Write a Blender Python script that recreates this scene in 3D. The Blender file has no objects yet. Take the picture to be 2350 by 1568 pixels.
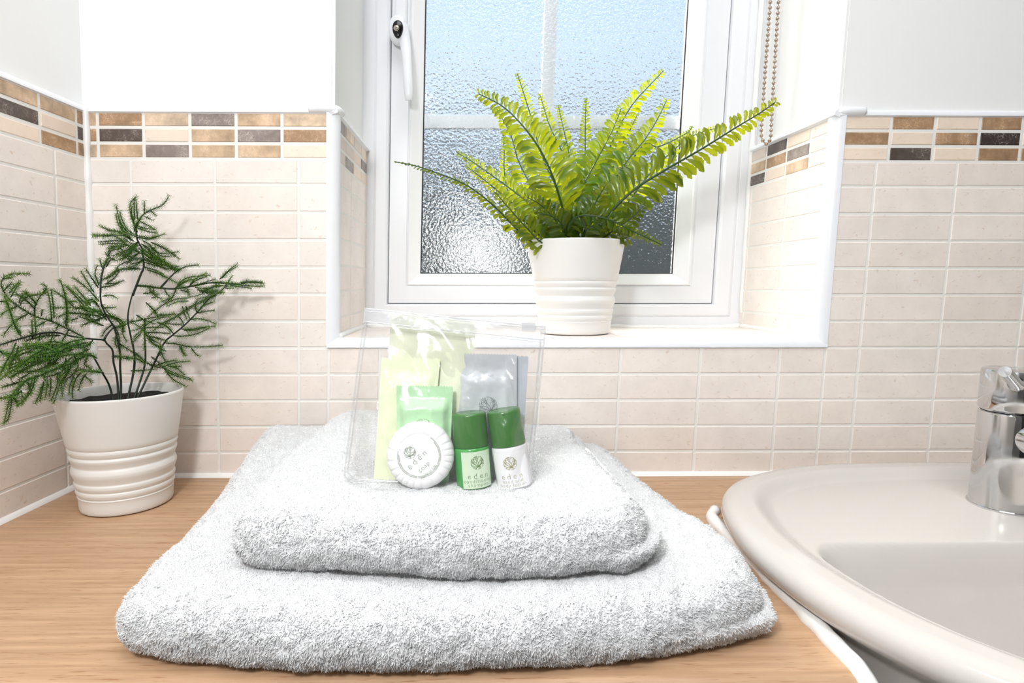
import bpy, math, random
import numpy as np
from mathutils import Vector, Matrix, noise

D = bpy.data
SC = bpy.context.scene
COL = SC.collection
random.seed(7)
RNG = np.random.default_rng(11)

# ------------------------------------------------------------------ camera, world, lights
FPX = 1345.55                                   # focal length in pixels of the 2350 px wide frame
CAM = np.array([0.41108, -0.58291, 0.19410])
YAW, PITCH, ROLL = 0.014111, 0.096633, 0.000909


def cam_axes():
    cy, sy, cp, sp = math.cos(YAW), math.sin(YAW), math.cos(PITCH), math.sin(PITCH)
    fwd = np.array([sy * cp, cy * cp, -sp])
    right = np.array([cy, -sy, 0.0])
    up = np.cross(right, fwd)
    cr, sr = math.cos(ROLL), math.sin(ROLL)
    return cr * right + sr * up, -sr * right + cr * up, fwd


RT, UP, FW = cam_axes()
cd = D.cameras.new('camera')
cam = D.objects.new('camera', cd)
COL.objects.link(cam)
cd.sensor_width = 36.0
cd.lens = FPX / 2350 * 36.0
cd.clip_start = 0.01
cd.clip_end = 100
m = Matrix.Identity(4)
for i in range(3):
    m[i][0], m[i][1], m[i][2], m[i][3] = RT[i], UP[i], -FW[i], CAM[i]
cam.matrix_world = m
SC.camera = cam

SC.view_settings.view_transform = 'Standard'
SC.view_settings.look = 'None'
SC.view_settings.gamma = 1
SC.view_settings.use_curve_mapping = False
SC.view_settings.exposure = 0.08

w = D.worlds.new('sky')
SC.world = w
w.use_nodes = True
nt = w.node_tree
nt.nodes.clear()
tc = nt.nodes.new('ShaderNodeTexCoord')
sx = nt.nodes.new('ShaderNodeSeparateXYZ')
rp = nt.nodes.new('ShaderNodeValToRGB')
bg = nt.nodes.new('ShaderNodeBackground')
ow = nt.nodes.new('ShaderNodeOutputWorld')
nt.links.new(tc.outputs['Generated'], sx.inputs[0])
nt.links.new(sx.outputs[2], rp.inputs[0])
nt.links.new(rp.outputs[0], bg.inputs[0])
nt.links.new(bg.outputs[0], ow.inputs[0])
rp.color_ramp.elements[0].position = 0.0
rp.color_ramp.elements[0].color = (0.92, 0.96, 1.0, 1)
rp.color_ramp.elements[1].position = 0.62
rp.color_ramp.elements[1].color = (0.42, 0.62, 0.86, 1)
bg.inputs[1].default_value = 1.15

sl = D.lights.new('sun', 'SUN')
sl.energy = 23.0
sl.angle = math.radians(0.6)
sl.color = (1.0, 0.95, 0.85)
so = D.objects.new('sun', sl)
COL.objects.link(so)
so.rotation_euler = Vector((0.40, -1.0, -0.55)).to_track_quat('-Z', 'Y').to_euler()
so.location = (-1.5, 4, 3)


def area(name, loc, target, size, power, color=(1, 1, 1), sy=None):
    l = D.lights.new(name, 'AREA')
    l.energy = power
    l.size = size
    l.color = color
    if sy:
        l.shape = 'RECTANGLE'
        l.size_y = sy
    o = D.objects.new(name, l)
    COL.objects.link(o)
    o.location = loc
    o.rotation_euler = (Vector(target) - Vector(loc)).to_track_quat('-Z', 'Y').to_euler()
    return o


area('flash_lamp', (0.27, -0.66, 0.46), (0.40, -0.05, 0.12), 0.075, 2.45, (0.97, 0.985, 1.0))
area('ceiling_bounce_fill', (0.45, -0.75, 1.40), (0.45, -0.35, 0.0), 0.9, 13.0, (0.965, 0.985, 1.0))  # broad fill added for flash light bounced off the ceiling

# ------------------------------------------------------------------ helpers
SHEAR = 0.03219                                  # the old walls lean a little


def ray(u, v):
    return (u - 1175) / FPX * RT - (v - 784) / FPX * UP + FW


def at_y(u, v, y):                               # point of the picture on the plane Y = y
    r = ray(u, v)
    return CAM + r * ((y - CAM[1]) / r[1])


def at_z(u, v, z):
    r = ray(u, v)
    return CAM + r * ((z - CAM[2]) / r[2])


class MB:
    def __init__(self):
        self.v, self.f, self.m, self.c = [], [], [], []

    def vert(self, p):
        self.v.append((float(p[0]), float(p[1]), float(p[2])))
        return len(self.v) - 1

    def face(self, idx, mat=0, col=(1, 1, 1)):
        self.f.append(tuple(idx))
        self.m.append(mat)
        self.c.append(col)

    def quad(self, a, b, c, d, mat=0, col=(1, 1, 1)):
        i = [self.vert(p) for p in (a, b, c, d)]
        self.face(i, mat, col)

    def box(self, lo, hi, mat=0, col=(1, 1, 1)):
        x0, y0, z0 = lo
        x1, y1, z1 = hi
        n = len(self.v)
        for p in ((x0, y0, z0), (x1, y0, z0), (x1, y1, z0), (x0, y1, z0), (x0, y0, z1), (x1, y0, z1), (x1, y1, z1), (x0, y1, z1)):
            self.vert(p)
        for q in ((0, 3, 2, 1), (4, 5, 6, 7), (0, 1, 5, 4), (1, 2, 6, 5), (2, 3, 7, 6), (3, 0, 4, 7)):
            self.face([n + k for k in q], mat, col)

    def loft(self, loops, mat=0, closed=True, cap0=False, cap1=False, col=(1, 1, 1)):
        n = len(loops[0])
        base = len(self.v)
        for L in loops:
            for p in L:
                self.vert(p)
        for i in range(len(loops) - 1):
            for j in range(n if closed else n - 1):
                k = (j + 1) % n
                self.face((base + i * n + j, base + i * n + k, base + (i + 1) * n + k, base + (i + 1) * n + j), mat, col)
        if cap0:
            self.face([base + j for j in range(n)][::-1], mat, col)
        if cap1:
            self.face([base + (len(loops) - 1) * n + j for j in range(n)], mat, col)

    def tube(self, pts, rad, n=8, mat=0, cap=True, col=(1, 1, 1), flat=1.0, ref=None):
        pts = [np.array(p, float) for p in pts]
        if not hasattr(rad, '__len__'):
            rad = [rad] * len(pts)
        loops = []
        up = np.array(ref if ref is not None else (0.13, 0.21, 0.97))
        for i, p in enumerate(pts):
            t = pts[min(i + 1, len(pts) - 1)] - pts[max(i - 1, 0)]
            t = t / (np.linalg.norm(t) + 1e-12)
            a = np.cross(t, up)
            if np.linalg.norm(a) < 1e-4:
                a = np.cross(t, np.array((1.0, 0, 0)))
            a /= np.linalg.norm(a)
            b = np.cross(a, t)
            up = b
            loops.append([p + rad[i] * (math.cos(2 * math.pi * k / n) * a + flat * math.sin(2 * math.pi * k / n) * b) for k in range(n)])
        self.loft(loops, mat, True, cap, cap, col)

    def lathe(self, prof, c=(0, 0, 0), n=64, mat=0, axis=None, cap0=False, cap1=False, col=(1, 1, 1)):
        c = np.array(c, float)
        ax = np.array(axis if axis is not None else (0, 0, 1), float)
        ax /= np.linalg.norm(ax)
        a = np.cross(ax, (0.0, 1.0, 0.0)) if abs(ax[1]) < .9 else np.cross(ax, (1.0, 0, 0))
        a /= np.linalg.norm(a)
        b = np.cross(ax, a)
        loops = []
        for r, z in prof:
            loops.append([c + ax * z + r * (math.cos(2 * math.pi * k / n) * a + math.sin(2 * math.pi * k / n) * b) for k in range(n)])
        self.loft(loops, mat, True, cap0, cap1, col)

    def build(self, name, mats, parent=None, origin=None, smooth=True, shear=False, autosmooth=None):
        if not isinstance(mats, (list, tuple)):
            mats = [mats]
        V = np.array(self.v, dtype=float).reshape(-1, 3)
        if shear:
            V[:, 0] += SHEAR * V[:, 2]
        o0 = np.zeros(3)
        if parent is not None:
            o0 = np.array(world_loc(parent))
        elif origin is not None:
            o0 = np.array(origin, float)
        V = V - o0
        me = D.meshes.new(name)
        me.from_pydata(V.tolist(), [], self.f)
        for mt in mats:
            me.materials.append(mt)
        me.polygons.foreach_set('material_index', self.m)
        me.polygons.foreach_set('use_smooth', [smooth] * len(self.f))
        at = me.attributes.new('tcol', 'FLOAT_COLOR', 'FACE')
        at.data.foreach_set('color', np.array([(c[0], c[1], c[2], 1.0) for c in self.c], dtype=np.float32).ravel())
        me.update()
        if autosmooth:
            try:
                me.set_sharp_from_angle(angle=math.radians(autosmooth))
            except Exception:
                pass
        ob = D.objects.new(name, me)
        COL.objects.link(ob)
        if parent is not None:
            ob.parent = parent
        else:
            ob.location = o0
        return ob


WLOC = {}


def world_loc(o):
    p = np.zeros(3)
    while o is not None:
        p = p + np.array(o.location)
        o = o.parent
    return p


def tag(o, label=None, cat=None, group=None, kind=None):
    if label:
        o['label'] = label
    if cat:
        o['category'] = cat
    if group:
        o['group'] = group
    if kind:
        o['kind'] = kind
    return o


def empty(name, loc, label=None, cat=None, group=None, kind=None):
    o = D.objects.new(name, None)
    COL.objects.link(o)
    o.location = [float(a) for a in loc]
    o.empty_display_size = 0.02
    return tag(o, label, cat, group, kind)


def spline(pts, per=8, closed=False):
    P = [np.array(p, float) for p in pts]
    n = len(P)
    out = []
    rng = range(n if closed else n - 1)
    for i in rng:
        if closed:
            p0, p1, p2, p3 = P[(i - 1) % n], P[i], P[(i + 1) % n], P[(i + 2) % n]
        else:
            p1, p2 = P[i], P[i + 1]
            p0 = P[i - 1] if i > 0 else 2 * p1 - p2
            p3 = P[i + 2] if i + 2 < n else 2 * p2 - p1
        for k in range(per):
            t = k / per
            out.append(0.5 * ((2 * p1) + (-p0 + p2) * t + (2 * p0 - 5 * p1 + 4 * p2 - p3) * t * t + (-p0 + 3 * p1 - 3 * p2 + p3) * t ** 3))
    if not closed:
        out.append(P[-1])
    return out


def resample(pts, step=None, n=None, closed=False):
    P = np.array(pts, float)
    if closed:
        P = np.vstack([P, P[:1]])
    d = np.r_[0, np.cumsum(np.linalg.norm(np.diff(P, axis=0), axis=1))]
    if n is None:
        n = max(2, int(round(d[-1] / step)) + 1)
    s = np.linspace(0, d[-1], n + 1)[:-1] if closed else np.linspace(0, d[-1], n)
    return np.stack([np.interp(s, d, P[:, k]) for k in range(P.shape[1])], 1)


def sstep(a, b, x):
    t = np.clip((x - a) / (b - a), 0, 1)
    return t * t * (3 - 2 * t)


# ------------------------------------------------------------------ materials
def lin(c):
    return tuple((x / 255 / 12.92 if x / 255 <= 0.04045 else ((x / 255 + 0.055) / 1.055) ** 2.4) for x in c)


def mat_base(name):
    mt = D.materials.new(name)
    mt.use_nodes = True
    n = mt.node_tree
    n.nodes.clear()
    out = n.nodes.new('ShaderNodeOutputMaterial')
    bs = n.nodes.new('ShaderNodeBsdfPrincipled')
    n.links.new(bs.outputs[0], out.inputs[0])
    return mt, n, bs, out


def add_bump(n, bs, scale, strength, dist=0.001, detail=3, coord='Object', vec=None, kind='noise'):
    tcn = n.nodes.new('ShaderNodeTexCoord')
    if kind == 'noise':
        tx = n.nodes.new('ShaderNodeTexNoise')
        tx.inputs['Detail'].default_value = detail
    else:
        tx = n.nodes.new('ShaderNodeTexVoronoi')
    tx.inputs['Scale'].default_value = scale
    if vec:
        mp = n.nodes.new('ShaderNodeMapping')
        mp.inputs['Scale'].default_value = vec
        n.links.new(tcn.outputs[coord], mp.inputs[0])
        n.links.new(mp.outputs[0], tx.inputs['Vector'])
    else:
        n.links.new(tcn.outputs[coord], tx.inputs['Vector'])
    bp = n.nodes.new('ShaderNodeBump')
    bp.inputs['Strength'].default_value = strength
    bp.inputs['Distance'].default_value = dist
    n.links.new(tx.outputs[0], bp.inputs['Height'])
    n.links.new(bp.outputs[0], bs.inputs['Normal'])
    return bp


def simple(name, rgb, rough=0.5, metal=0.0, bump=None, spec=0.5, coat=0.0, trans=0.0, sss=0.0, lin_rgb=False):
    mt, n, bs, out = mat_base(name)
    c = rgb if lin_rgb else lin(rgb)
    bs.inputs['Base Color'].default_value = (*c, 1)
    bs.inputs['Roughness'].default_value = rough
    bs.inputs['Metallic'].default_value = metal
    bs.inputs['Specular IOR Level'].default_value = spec
    if coat:
        bs.inputs['Coat Weight'].default_value = coat
        bs.inputs['Coat Roughness'].default_value = 0.05
    if trans:
        bs.inputs['Transmission Weight'].default_value = trans
    if sss:
        bs.inputs['Subsurface Weight'].default_value = sss
        bs.inputs['Subsurface Radius'].default_value = (0.01, 0.008, 0.006)
    if bump:
        add_bump(n, bs, *bump)
    return mt


M = {}
M['paint'] = simple('wall_paint', (243, 243, 242), 0.6, bump=(160, 0.12, 0.001), spec=0.25)
M['grout'] = simple('grout', (238, 236, 231), 0.8, bump=(900, 0.3, 0.0006), spec=0.2)
M['upvc'] = simple('white_upvc', (234, 235, 239), 0.28, spec=0.45)
M['bead'] = simple('glazing_bead_upvc', (238, 238, 240), 0.3, spec=0.45)
M['trimw'] = simple('white_trim_plastic', (240, 242, 246), 0.22, spec=0.5)
M['silicone'] = simple('white_silicone', (244, 243, 241), 0.35, bump=(260, 0.25, 0.001))
M['gasket'] = simple('black_gasket', (22, 22, 24), 0.5)
M['ceramic_pot'] = simple('glazed_pot', (238, 236, 233), 0.32, spec=0.5, bump=(14, 0.06, 0.004))
M['matte_pot'] = simple('satin_pot', (230, 228, 224), 0.42, spec=0.4, bump=(14, 0.06, 0.004))
M['ceramic'] = simple('basin_ceramic', (206, 201, 196), 0.08, spec=0.5)
M['soil'] = simple('black_filler', (12, 12, 12), 0.9, bump=(300, 0.8, 0.003))
M['stem'] = simple('dark_green_stem', (24, 36, 20), 0.4)
M['needle'] = None
M['black'] = simple('black_gloss', (14, 14, 15), 0.15)
M['chain'] = simple('bronze_beads', (178, 160, 146), 0.28, metal=0.85)
M['brass'] = simple('key_metal', (205, 190, 175), 0.25, metal=1.0)
M['ink_gold'] = simple('olive_ink', (150, 142, 66), 0.6)
M['ink_green'] = simple('green_ink', (96, 128, 62), 0.6)
M['ink_grey'] = simple('grey_green_ink', (128, 142, 112), 0.6)
M['ink_dark'] = simple('dark_ink', (78, 92, 84), 0.6)
M['room'] = simple('room_paint', (226, 224, 220), 0.8)
M['room_far'] = simple('dimmed_room_paint', (112, 110, 108), 0.8)  # grey stands in for a dim room mirrored in the chrome
M['floor'] = simple('floor_vinyl', (150, 140, 130), 0.5, bump=(40, 0.1, 0.002))
M['dark_door'] = simple('door_dark_for_chrome', (30, 29, 30), 0.6)  # near-black, gives the chrome tap its dark reflections
M['hem'] = simple('towel_hem', (238, 238, 240), 0.9, bump=(1400, 0.6, 0.0006), spec=0.1)
M['hedge'] = simple('hedge_leaves', (112, 112, 106), 0.9, bump=(9, 1.0, 0.05))
M['roof'] = simple('pale_roof', (196, 198, 202), 0.7)
M['lawn'] = simple('ground', (84, 84, 76), 0.9, bump=(5, 0.4, 0.02))


def chrome():
    mt, n, bs, out = mat_base('chrome')
    bs.inputs['Metallic'].default_value = 1.0
    bs.inputs['Base Color'].default_value = (0.66, 0.66, 0.67, 1)
    t = n.nodes.new('ShaderNodeTexCoord')
    tx = n.nodes.new('ShaderNodeTexNoise')
    tx.inputs['Scale'].default_value = 60
    tx.inputs['Detail'].default_value = 5
    n.links.new(t.outputs['Object'], tx.inputs['Vector'])
    r = n.nodes.new('ShaderNodeMapRange')
    r.inputs[1].default_value = 0.4
    r.inputs[2].default_value = 0.7
    r.inputs[3].default_value = 0.04
    r.inputs[4].default_value = 0.22
    n.links.new(tx.outputs[0], r.inputs[0])
    n.links.new(r.outputs[0], bs.inputs['Roughness'])
    return mt


M['chrome'] = chrome()


def tile_mat(name, marble):
    mt, n, bs, out = mat_base(name)
    L = n.links.new
    at = n.nodes.new('ShaderNodeAttribute')
    at.attribute_name = 'tcol'
    t = n.nodes.new('ShaderNodeTexCoord')
    big = n.nodes.new('ShaderNodeTexNoise')
    big.inputs['Scale'].default_value = 45 if marble else 30
    big.inputs['Detail'].default_value = 6
    big.inputs['Roughness'].default_value = 0.65
    L(t.outputs['Object'], big.inputs['Vector'])
    r1 = n.nodes.new('ShaderNodeMapRange')
    r1.inputs[1].default_value = 0.3
    r1.inputs[2].default_value = 0.7
    r1.inputs[3].default_value = 0.58 if marble else 0.93
    r1.inputs[4].default_value = 1.30 if marble else 1.05
    L(big.outputs[0], r1.inputs[0])
    mul = n.nodes.new('ShaderNodeVectorMath')
    mul.operation = 'SCALE'
    L(at.outputs['Color'], mul.inputs[0])
    L(r1.outputs[0], mul.inputs['Scale'])
    # veins or flecks
    dn = n.nodes.new('ShaderNodeTexNoise')
    dn.inputs['Scale'].default_value = 90
    L(t.outputs['Object'], dn.inputs['Vector'])
    dm = n.nodes.new('ShaderNodeVectorMath')
    dm.operation = 'MULTIPLY_ADD'
    dm.inputs[1].default_value = (0.02, 0.02, 0.02) if marble else (0.012, 0.012, 0.012)
    L(dn.outputs['Color'], dm.inputs[0])
    L(t.outputs['Object'], dm.inputs[2])
    mix = n.nodes.new('ShaderNodeMix')
    mix.data_type = 'RGBA'
    if marble:
        vo = n.nodes.new('ShaderNodeTexVoronoi')
        vo.feature = 'DISTANCE_TO_EDGE'
        vo.inputs['Scale'].default_value = 210
        L(dm.outputs[0], vo.inputs['Vector'])
        r2 = n.nodes.new('ShaderNodeMapRange')
        r2.inputs[1].default_value = 0.0
        r2.inputs[2].default_value = 0.05
        r2.inputs[3].default_value = 0.75
        r2.inputs[4].default_value = 0.0
        L(vo.outputs['Distance'], r2.inputs[0])
        gate = n.nodes.new('ShaderNodeMath')
        gate.operation = 'MULTIPLY'
        r3 = n.nodes.new('ShaderNodeMapRange')
        r3.inputs[1].default_value = 0.46
        r3.inputs[2].default_value = 0.60
        L(big.outputs[0], r3.inputs[0])
        L(r2.outputs[0], gate.inputs[0])
        L(r3.outputs[0], gate.inputs[1])
        L(gate.outputs[0], mix.inputs['Factor'])
        br = n.nodes.new('ShaderNodeMix')
        br.data_type = 'RGBA'
        br.inputs['Factor'].default_value = 0.62
        br.inputs[7].default_value = (0.86, 0.78, 0.68, 1)
        L(mul.outputs[0], br.inputs[6])
        L(mul.outputs[0], mix.inputs[6])
        L(br.outputs[2], mix.inputs[7])
    else:
        mp = n.nodes.new('ShaderNodeMapping')
        mp.inputs['Scale'].default_value = (1.0, 1.0, 1.9)
        mp.inputs['Rotation'].default_value = (0, 0.5, 0)
        L(dm.outputs[0], mp.inputs[0])
        fl = n.nodes.new('ShaderNodeTexNoise')
        fl.inputs['Scale'].default_value = 190
        fl.inputs['Detail'].default_value = 3
        L(mp.outputs[0], fl.inputs['Vector'])
        r2 = n.nodes.new('ShaderNodeMapRange')
        r2.inputs[1].default_value = 0.63
        r2.inputs[2].default_value = 0.76
        r2.inputs[3].default_value = 0.0
        r2.inputs[4].default_value = 0.5
        L(fl.outputs[0], r2.inputs[0])
        L(r2.outputs[0], mix.inputs['Factor'])
        L(mul.outputs[0], mix.inputs[6])
        mix.inputs[7].default_value = (*lin((205, 168, 138)), 1)
    L(mix.outputs[2], bs.inputs['Base Color'])
    bs.inputs['Roughness'].default_value = 0.34 if marble else 0.42
    bs.inputs['Specular IOR Level'].default_value = 0.4
    bp = n.nodes.new('ShaderNodeBump')
    bp.inputs['Strength'].default_value = 0.15
    bp.inputs['Distance'].default_value = 0.0006
    L(big.outputs[0], bp.inputs['Height'])
    L(bp.outputs[0], bs.inputs['Normal'])
    return mt


M['tile'] = tile_mat('cream_wall_tile', False)
M['marble'] = tile_mat('marble_mosaic', True)


def wood():
    mt, n, bs, out = mat_base('light_oak_laminate')
    L = n.links.new
    t = n.nodes.new('ShaderNodeTexCoord')
    mp = n.nodes.new('ShaderNodeMapping')
    mp.inputs['Scale'].default_value = (1.0, 26.0, 26.0)
    L(t.outputs['Object'], mp.inputs[0])
    a = n.nodes.new('ShaderNodeTexNoise')
    a.inputs['Scale'].default_value = 9
    a.inputs['Detail'].default_value = 7
    a.inputs['Roughness'].default_value = 0.6
    L(mp.outputs[0], a.inputs['Vector'])
    cr = n.nodes.new('ShaderNodeValToRGB')
    e = cr.color_ramp.elements
    e[0].position, e[0].color = 0.30, (*lin((170, 135, 103)), 1)
    e[1].position, e[1].color = 0.72, (*lin((205, 169, 136)), 1)
    L(a.outputs[0], cr.inputs[0])
    mp2 = n.nodes.new('ShaderNodeMapping')
    mp2.inputs['Scale'].default_value = (1.0, 14.0, 14.0)
    L(t.outputs['Object'], mp2.inputs[0])
    b = n.nodes.new('ShaderNodeTexNoise')
    b.inputs['Scale'].default_value = 62
    b.inputs['Detail'].default_value = 2
    L(mp2.outputs[0], b.inputs['Vector'])
    r = n.nodes.new('ShaderNodeMapRange')
    r.inputs[1].default_value = 0.60
    r.inputs[2].default_value = 0.72
    r.inputs[4].default_value = 0.7
    L(b.outputs[0], r.inputs[0])
    mx = n.nodes.new('ShaderNodeMix')
    mx.data_type = 'RGBA'
    L(r.outputs[0], mx.inputs['Factor'])
    L(cr.outputs[0], mx.inputs[6])
    mx.inputs[7].default_value = (*lin((150, 102, 66)), 1)
    L(mx.outputs[2], bs.inputs['Base Color'])
    bs.inputs['Roughness'].default_value = 0.42
    bs.inputs['Specular IOR Level'].default_value = 0.35
    return mt


M['wood'] = wood()


def leaf_mat(name, front, glow, rough=0.3, tw=0.5, spot=True):
    mt = D.materials.new(name)
    mt.use_nodes = True
    n = mt.node_tree
    n.nodes.clear()
    L = n.links.new
    out = n.nodes.new('ShaderNodeOutputMaterial')
    pr = n.nodes.new('ShaderNodeBsdfPrincipled')
    at = n.nodes.new('ShaderNodeAttribute')
    at.attribute_name = 'tcol'
    mc = n.nodes.new('ShaderNodeMix')
    mc.data_type = 'RGBA'
    mc.blend_type = 'MULTIPLY'
    mc.inputs['Factor'].default_value = 1.0
    mc.inputs[6].default_value = (*lin(front), 1)
    L(at.outputs['Color'], mc.inputs[7])
    L(mc.outputs[2], pr.inputs['Base Color'])
    pr.inputs['Roughness'].default_value = rough
    pr.inputs['Specular IOR Level'].default_value = 0.5
    tr = n.nodes.new('ShaderNodeBsdfTranslucent')
    m2 = n.nodes.new('ShaderNodeMix')
    m2.data_type = 'RGBA'
    m2.blend_type = 'MULTIPLY'
    m2.inputs['Factor'].default_value = 1.0
    m2.inputs[6].default_value = (*lin(glow), 1)
    L(at.outputs['Color'], m2.inputs[7])
    L(m2.outputs[2], tr.inputs['Color'])
    mx = n.nodes.new('ShaderNodeMixShader')
    mx.inputs[0].default_value = tw
    L(pr.outputs[0], mx.inputs[1])
    L(tr.outputs[0], mx.inputs[2])
    L(mx.outputs[0], out.inputs[0])
    return mt


M['fern'] = leaf_mat('fern_leaf', (46, 96, 26), (205, 205, 10), 0.26, 0.31)
M['rachis'] = leaf_mat('fern_rachis', (52, 84, 28), (120, 150, 30), 0.35, 0.2)
M['needle'] = leaf_mat('asparagus_needle', (84, 140, 44), (160, 200, 60), 0.45, 0.3)


def film(name, tint=(1, 1, 1), gloss=0.10, rough=0.06, bscale=40, bstr=0.5, bdist=0.004, stretch=None, haze=0.0):
    mt = D.materials.new(name)
    mt.use_nodes = True
    n = mt.node_tree
    n.nodes.clear()
    L = n.links.new
    out = n.nodes.new('ShaderNodeOutputMaterial')
    tr = n.nodes.new('ShaderNodeBsdfTransparent')
    tr.inputs[0].default_value = (*tint, 1)
    gl = n.nodes.new('ShaderNodeBsdfGlossy')
    gl.inputs['Roughness'].default_value = rough
    fr = n.nodes.new('ShaderNodeFresnel')
    fr.inputs[0].default_value = 1.45
    ad = n.nodes.new('ShaderNodeMath')
    ad.operation = 'ADD'
    ad.use_clamp = True
    ad.inputs[1].default_value = gloss * 0.3
    L(fr.outputs[0], ad.inputs[0])
    tcn = n.nodes.new('ShaderNodeTexCoord')
    tx = n.nodes.new('ShaderNodeTexNoise')
    tx.inputs['Scale'].default_value = bscale
    tx.inputs['Detail'].default_value = 3
    if stretch:
        mp = n.nodes.new('ShaderNodeMapping')
        mp.inputs['Scale'].default_value = stretch
        L(tcn.outputs['Object'], mp.inputs[0])
        L(mp.outputs[0], tx.inputs['Vector'])
    else:
        L(tcn.outputs['Object'], tx.inputs['Vector'])
    bp = n.nodes.new('ShaderNodeBump')
    bp.inputs['Strength'].default_value = bstr
    bp.inputs['Distance'].default_value = bdist
    L(tx.outputs[0], bp.inputs['Height'])
    L(bp.outputs[0], gl.inputs['Normal'])
    L(bp.outputs[0], fr.inputs['Normal'])
    mx = n.nodes.new('ShaderNodeMixShader')
    mn = n.nodes.new('ShaderNodeMath')
    mn.operation = 'MINIMUM'
    mn.inputs[1].default_value = 0.16
    L(ad.outputs[0], mn.inputs[0])
    L(mn.outputs[0], mx.inputs[0])
    L(tr.outputs[0], mx.inputs[1])
    L(gl.outputs[0], mx.inputs[2])
    last = mx
    if haze:
        df = n.nodes.new('ShaderNodeBsdfDiffuse')
        df.inputs[0].default_value = (0.9, 0.91, 0.93, 1)
        m2 = n.nodes.new('ShaderNodeMixShader')
        m2.inputs[0].default_value = haze
        L(mx.outputs[0], m2.inputs[1])
        L(df.outputs[0], m2.inputs[2])
        last = m2
    L(last.outputs[0], out.inputs[0])
    return mt


M['film'] = film('clear_pvc', (0.985, 0.985, 0.985), rough=0.11, bstr=0.4, haze=0.03)
M['welt'] = film('clear_pvc_welt', (0.95, 0.95, 0.955), gloss=0.3, rough=0.1, bstr=0.2, haze=0.14)
M['zip'] = film('clear_zip', (0.97, 0.97, 0.98), gloss=0.3, rough=0.12, bstr=0.3, haze=0.30)


def obscure_glass():
    mt = D.materials.new('obscure_glass')
    mt.use_nodes = True
    n = mt.node_tree
    n.nodes.clear()
    L = n.links.new
    out = n.nodes.new('ShaderNodeOutputMaterial')
    gl = n.nodes.new('ShaderNodeBsdfGlass')
    gl.inputs['IOR'].default_value = 1.45
    gl.inputs['Roughness'].default_value = 0.03
    gl.inputs['Color'].default_value = (0.97, 0.985, 0.99, 1)
    tr = n.nodes.new('ShaderNodeBsdfTransparent')
    tr.inputs[0].default_value = (0.95, 0.96, 0.97, 1)
    tcn = n.nodes.new('ShaderNodeTexCoord')
    a = n.nodes.new('ShaderNodeTexNoise')
    a.inputs['Scale'].default_value = 300
    a.inputs['Detail'].default_value = 1.5
    L(tcn.outputs['Object'], a.inputs['Vector'])
    bp = n.nodes.new('ShaderNodeBump')
    bp.inputs['Strength'].default_value = 1.0
    bp.inputs['Distance'].default_value = 0.0012
    L(a.outputs[0], bp.inputs['Height'])
    L(bp.outputs[0], gl.inputs['Normal'])
    mx = n.nodes.new('ShaderNodeMixShader')
    mx.inputs[0].default_value = 0.22
    L(gl.outputs[0], mx.inputs[1])
    L(tr.outputs[0], mx.inputs[2])
    L(mx.outputs[0], out.inputs[0])
    return mt


M['glass'] = obscure_glass()


def towel_mat():
    mt, n, bs, out = mat_base('terry_towel')
    bs.inputs['Base Color'].default_value = (0.955, 0.955, 0.96, 1)
    bs.inputs['Roughness'].default_value = 0.95
    bs.inputs['Specular IOR Level'].default_value = 0.1
    tl = n.nodes.new('ShaderNodeBsdfTranslucent')
    tl.inputs['Color'].default_value = (0.97, 0.97, 0.975, 1)
    mx = n.nodes.new('ShaderNodeMixShader')
    mx.inputs[0].default_value = 0.22
    n.links.new(bs.outputs[0], mx.inputs[1])
    n.links.new(tl.outputs[0], mx.inputs[2])
    n.links.new(mx.outputs[0], out.inputs[0])
    return mt


M['towel'] = towel_mat()

# ------------------------------------------------------------------ tiled walls
C_MAIN = [(241, 231, 223), (243, 233, 226), (240, 229, 220), (241, 232, 224)]
C = {'B': (176, 141, 108), 'T': (211, 181, 149), 'C': (240, 221, 203), 'D': (98, 86, 80), 'G': (150, 137, 130),
     'V': (224, 198, 170), 'K': (62, 52, 48), 'S': (222, 208, 196), 'W': (240, 228, 214)}
PITCH = 0.08032
ROWS = [0.0252 + 0.02653 * k for k in range(12)]
ZB0, ZB1 = 0.3143, 0.3582                        # the mosaic border
GX0 = 0.0424


def tile(mb, P, U, V, N, u0, u1, v0, v1, mat, col, g, h=0.0006):
    if u1 - u0 < 0.003 or v1 - v0 < 0.003:
        return
    e = 0.0006
    a = [(u0 + g, v0 + g), (u1 - g, v0 + g), (u1 - g, v1 - g), (u0 + g, v1 - g)]
    b = [(u0 + g + e, v0 + g + e), (u1 - g - e, v0 + g + e), (u1 - g - e, v1 - g - e), (u0 + g + e, v1 - g - e)]
    A = [mb.vert(P + U * s + V * t) for s, t in a]
    B = [mb.vert(P + U * s + V * t + N * h) for s, t in b]
    mb.face(B, mat, col)
    for k in range(4):
        j = (k + 1) % 4
        mb.face((A[k], A[j], B[j], B[k]), mat, col)


def lcol(c, j=0.0):
    c = lin(c)
    k = 1 + random.uniform(-j, j)
    return tuple(min(1, x * k) for x in c)


def tiled(mb, P, U, V, N, u0, u1, v0, v1, ulines, vlines, flip=False):
    P, U, V, N = (np.array(a, float) for a in (P, U, V, N))
    q = [P + U * u0 + V * v0, P + U * u1 + V * v0, P + U * u1 + V * v1, P + U * u0 + V * v1]
    mb.quad(*q, mat=0)
    us = [u0] + [x for x in sorted(ulines) if u0 + 0.002 < x < u1 - 0.002] + [u1]
    vs = [v0] + [x for x in sorted(vlines) if v0 + 0.002 < x < v1 - 0.002] + [v1]
    for i in range(len(us) - 1):
        for j in range(len(vs) - 1):
            tile(mb, P, U, V, N, us[i], us[i + 1], vs[j], vs[j + 1], 1, lcol(random.choice(C_MAIN), 0.02), 0.0011)


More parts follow.
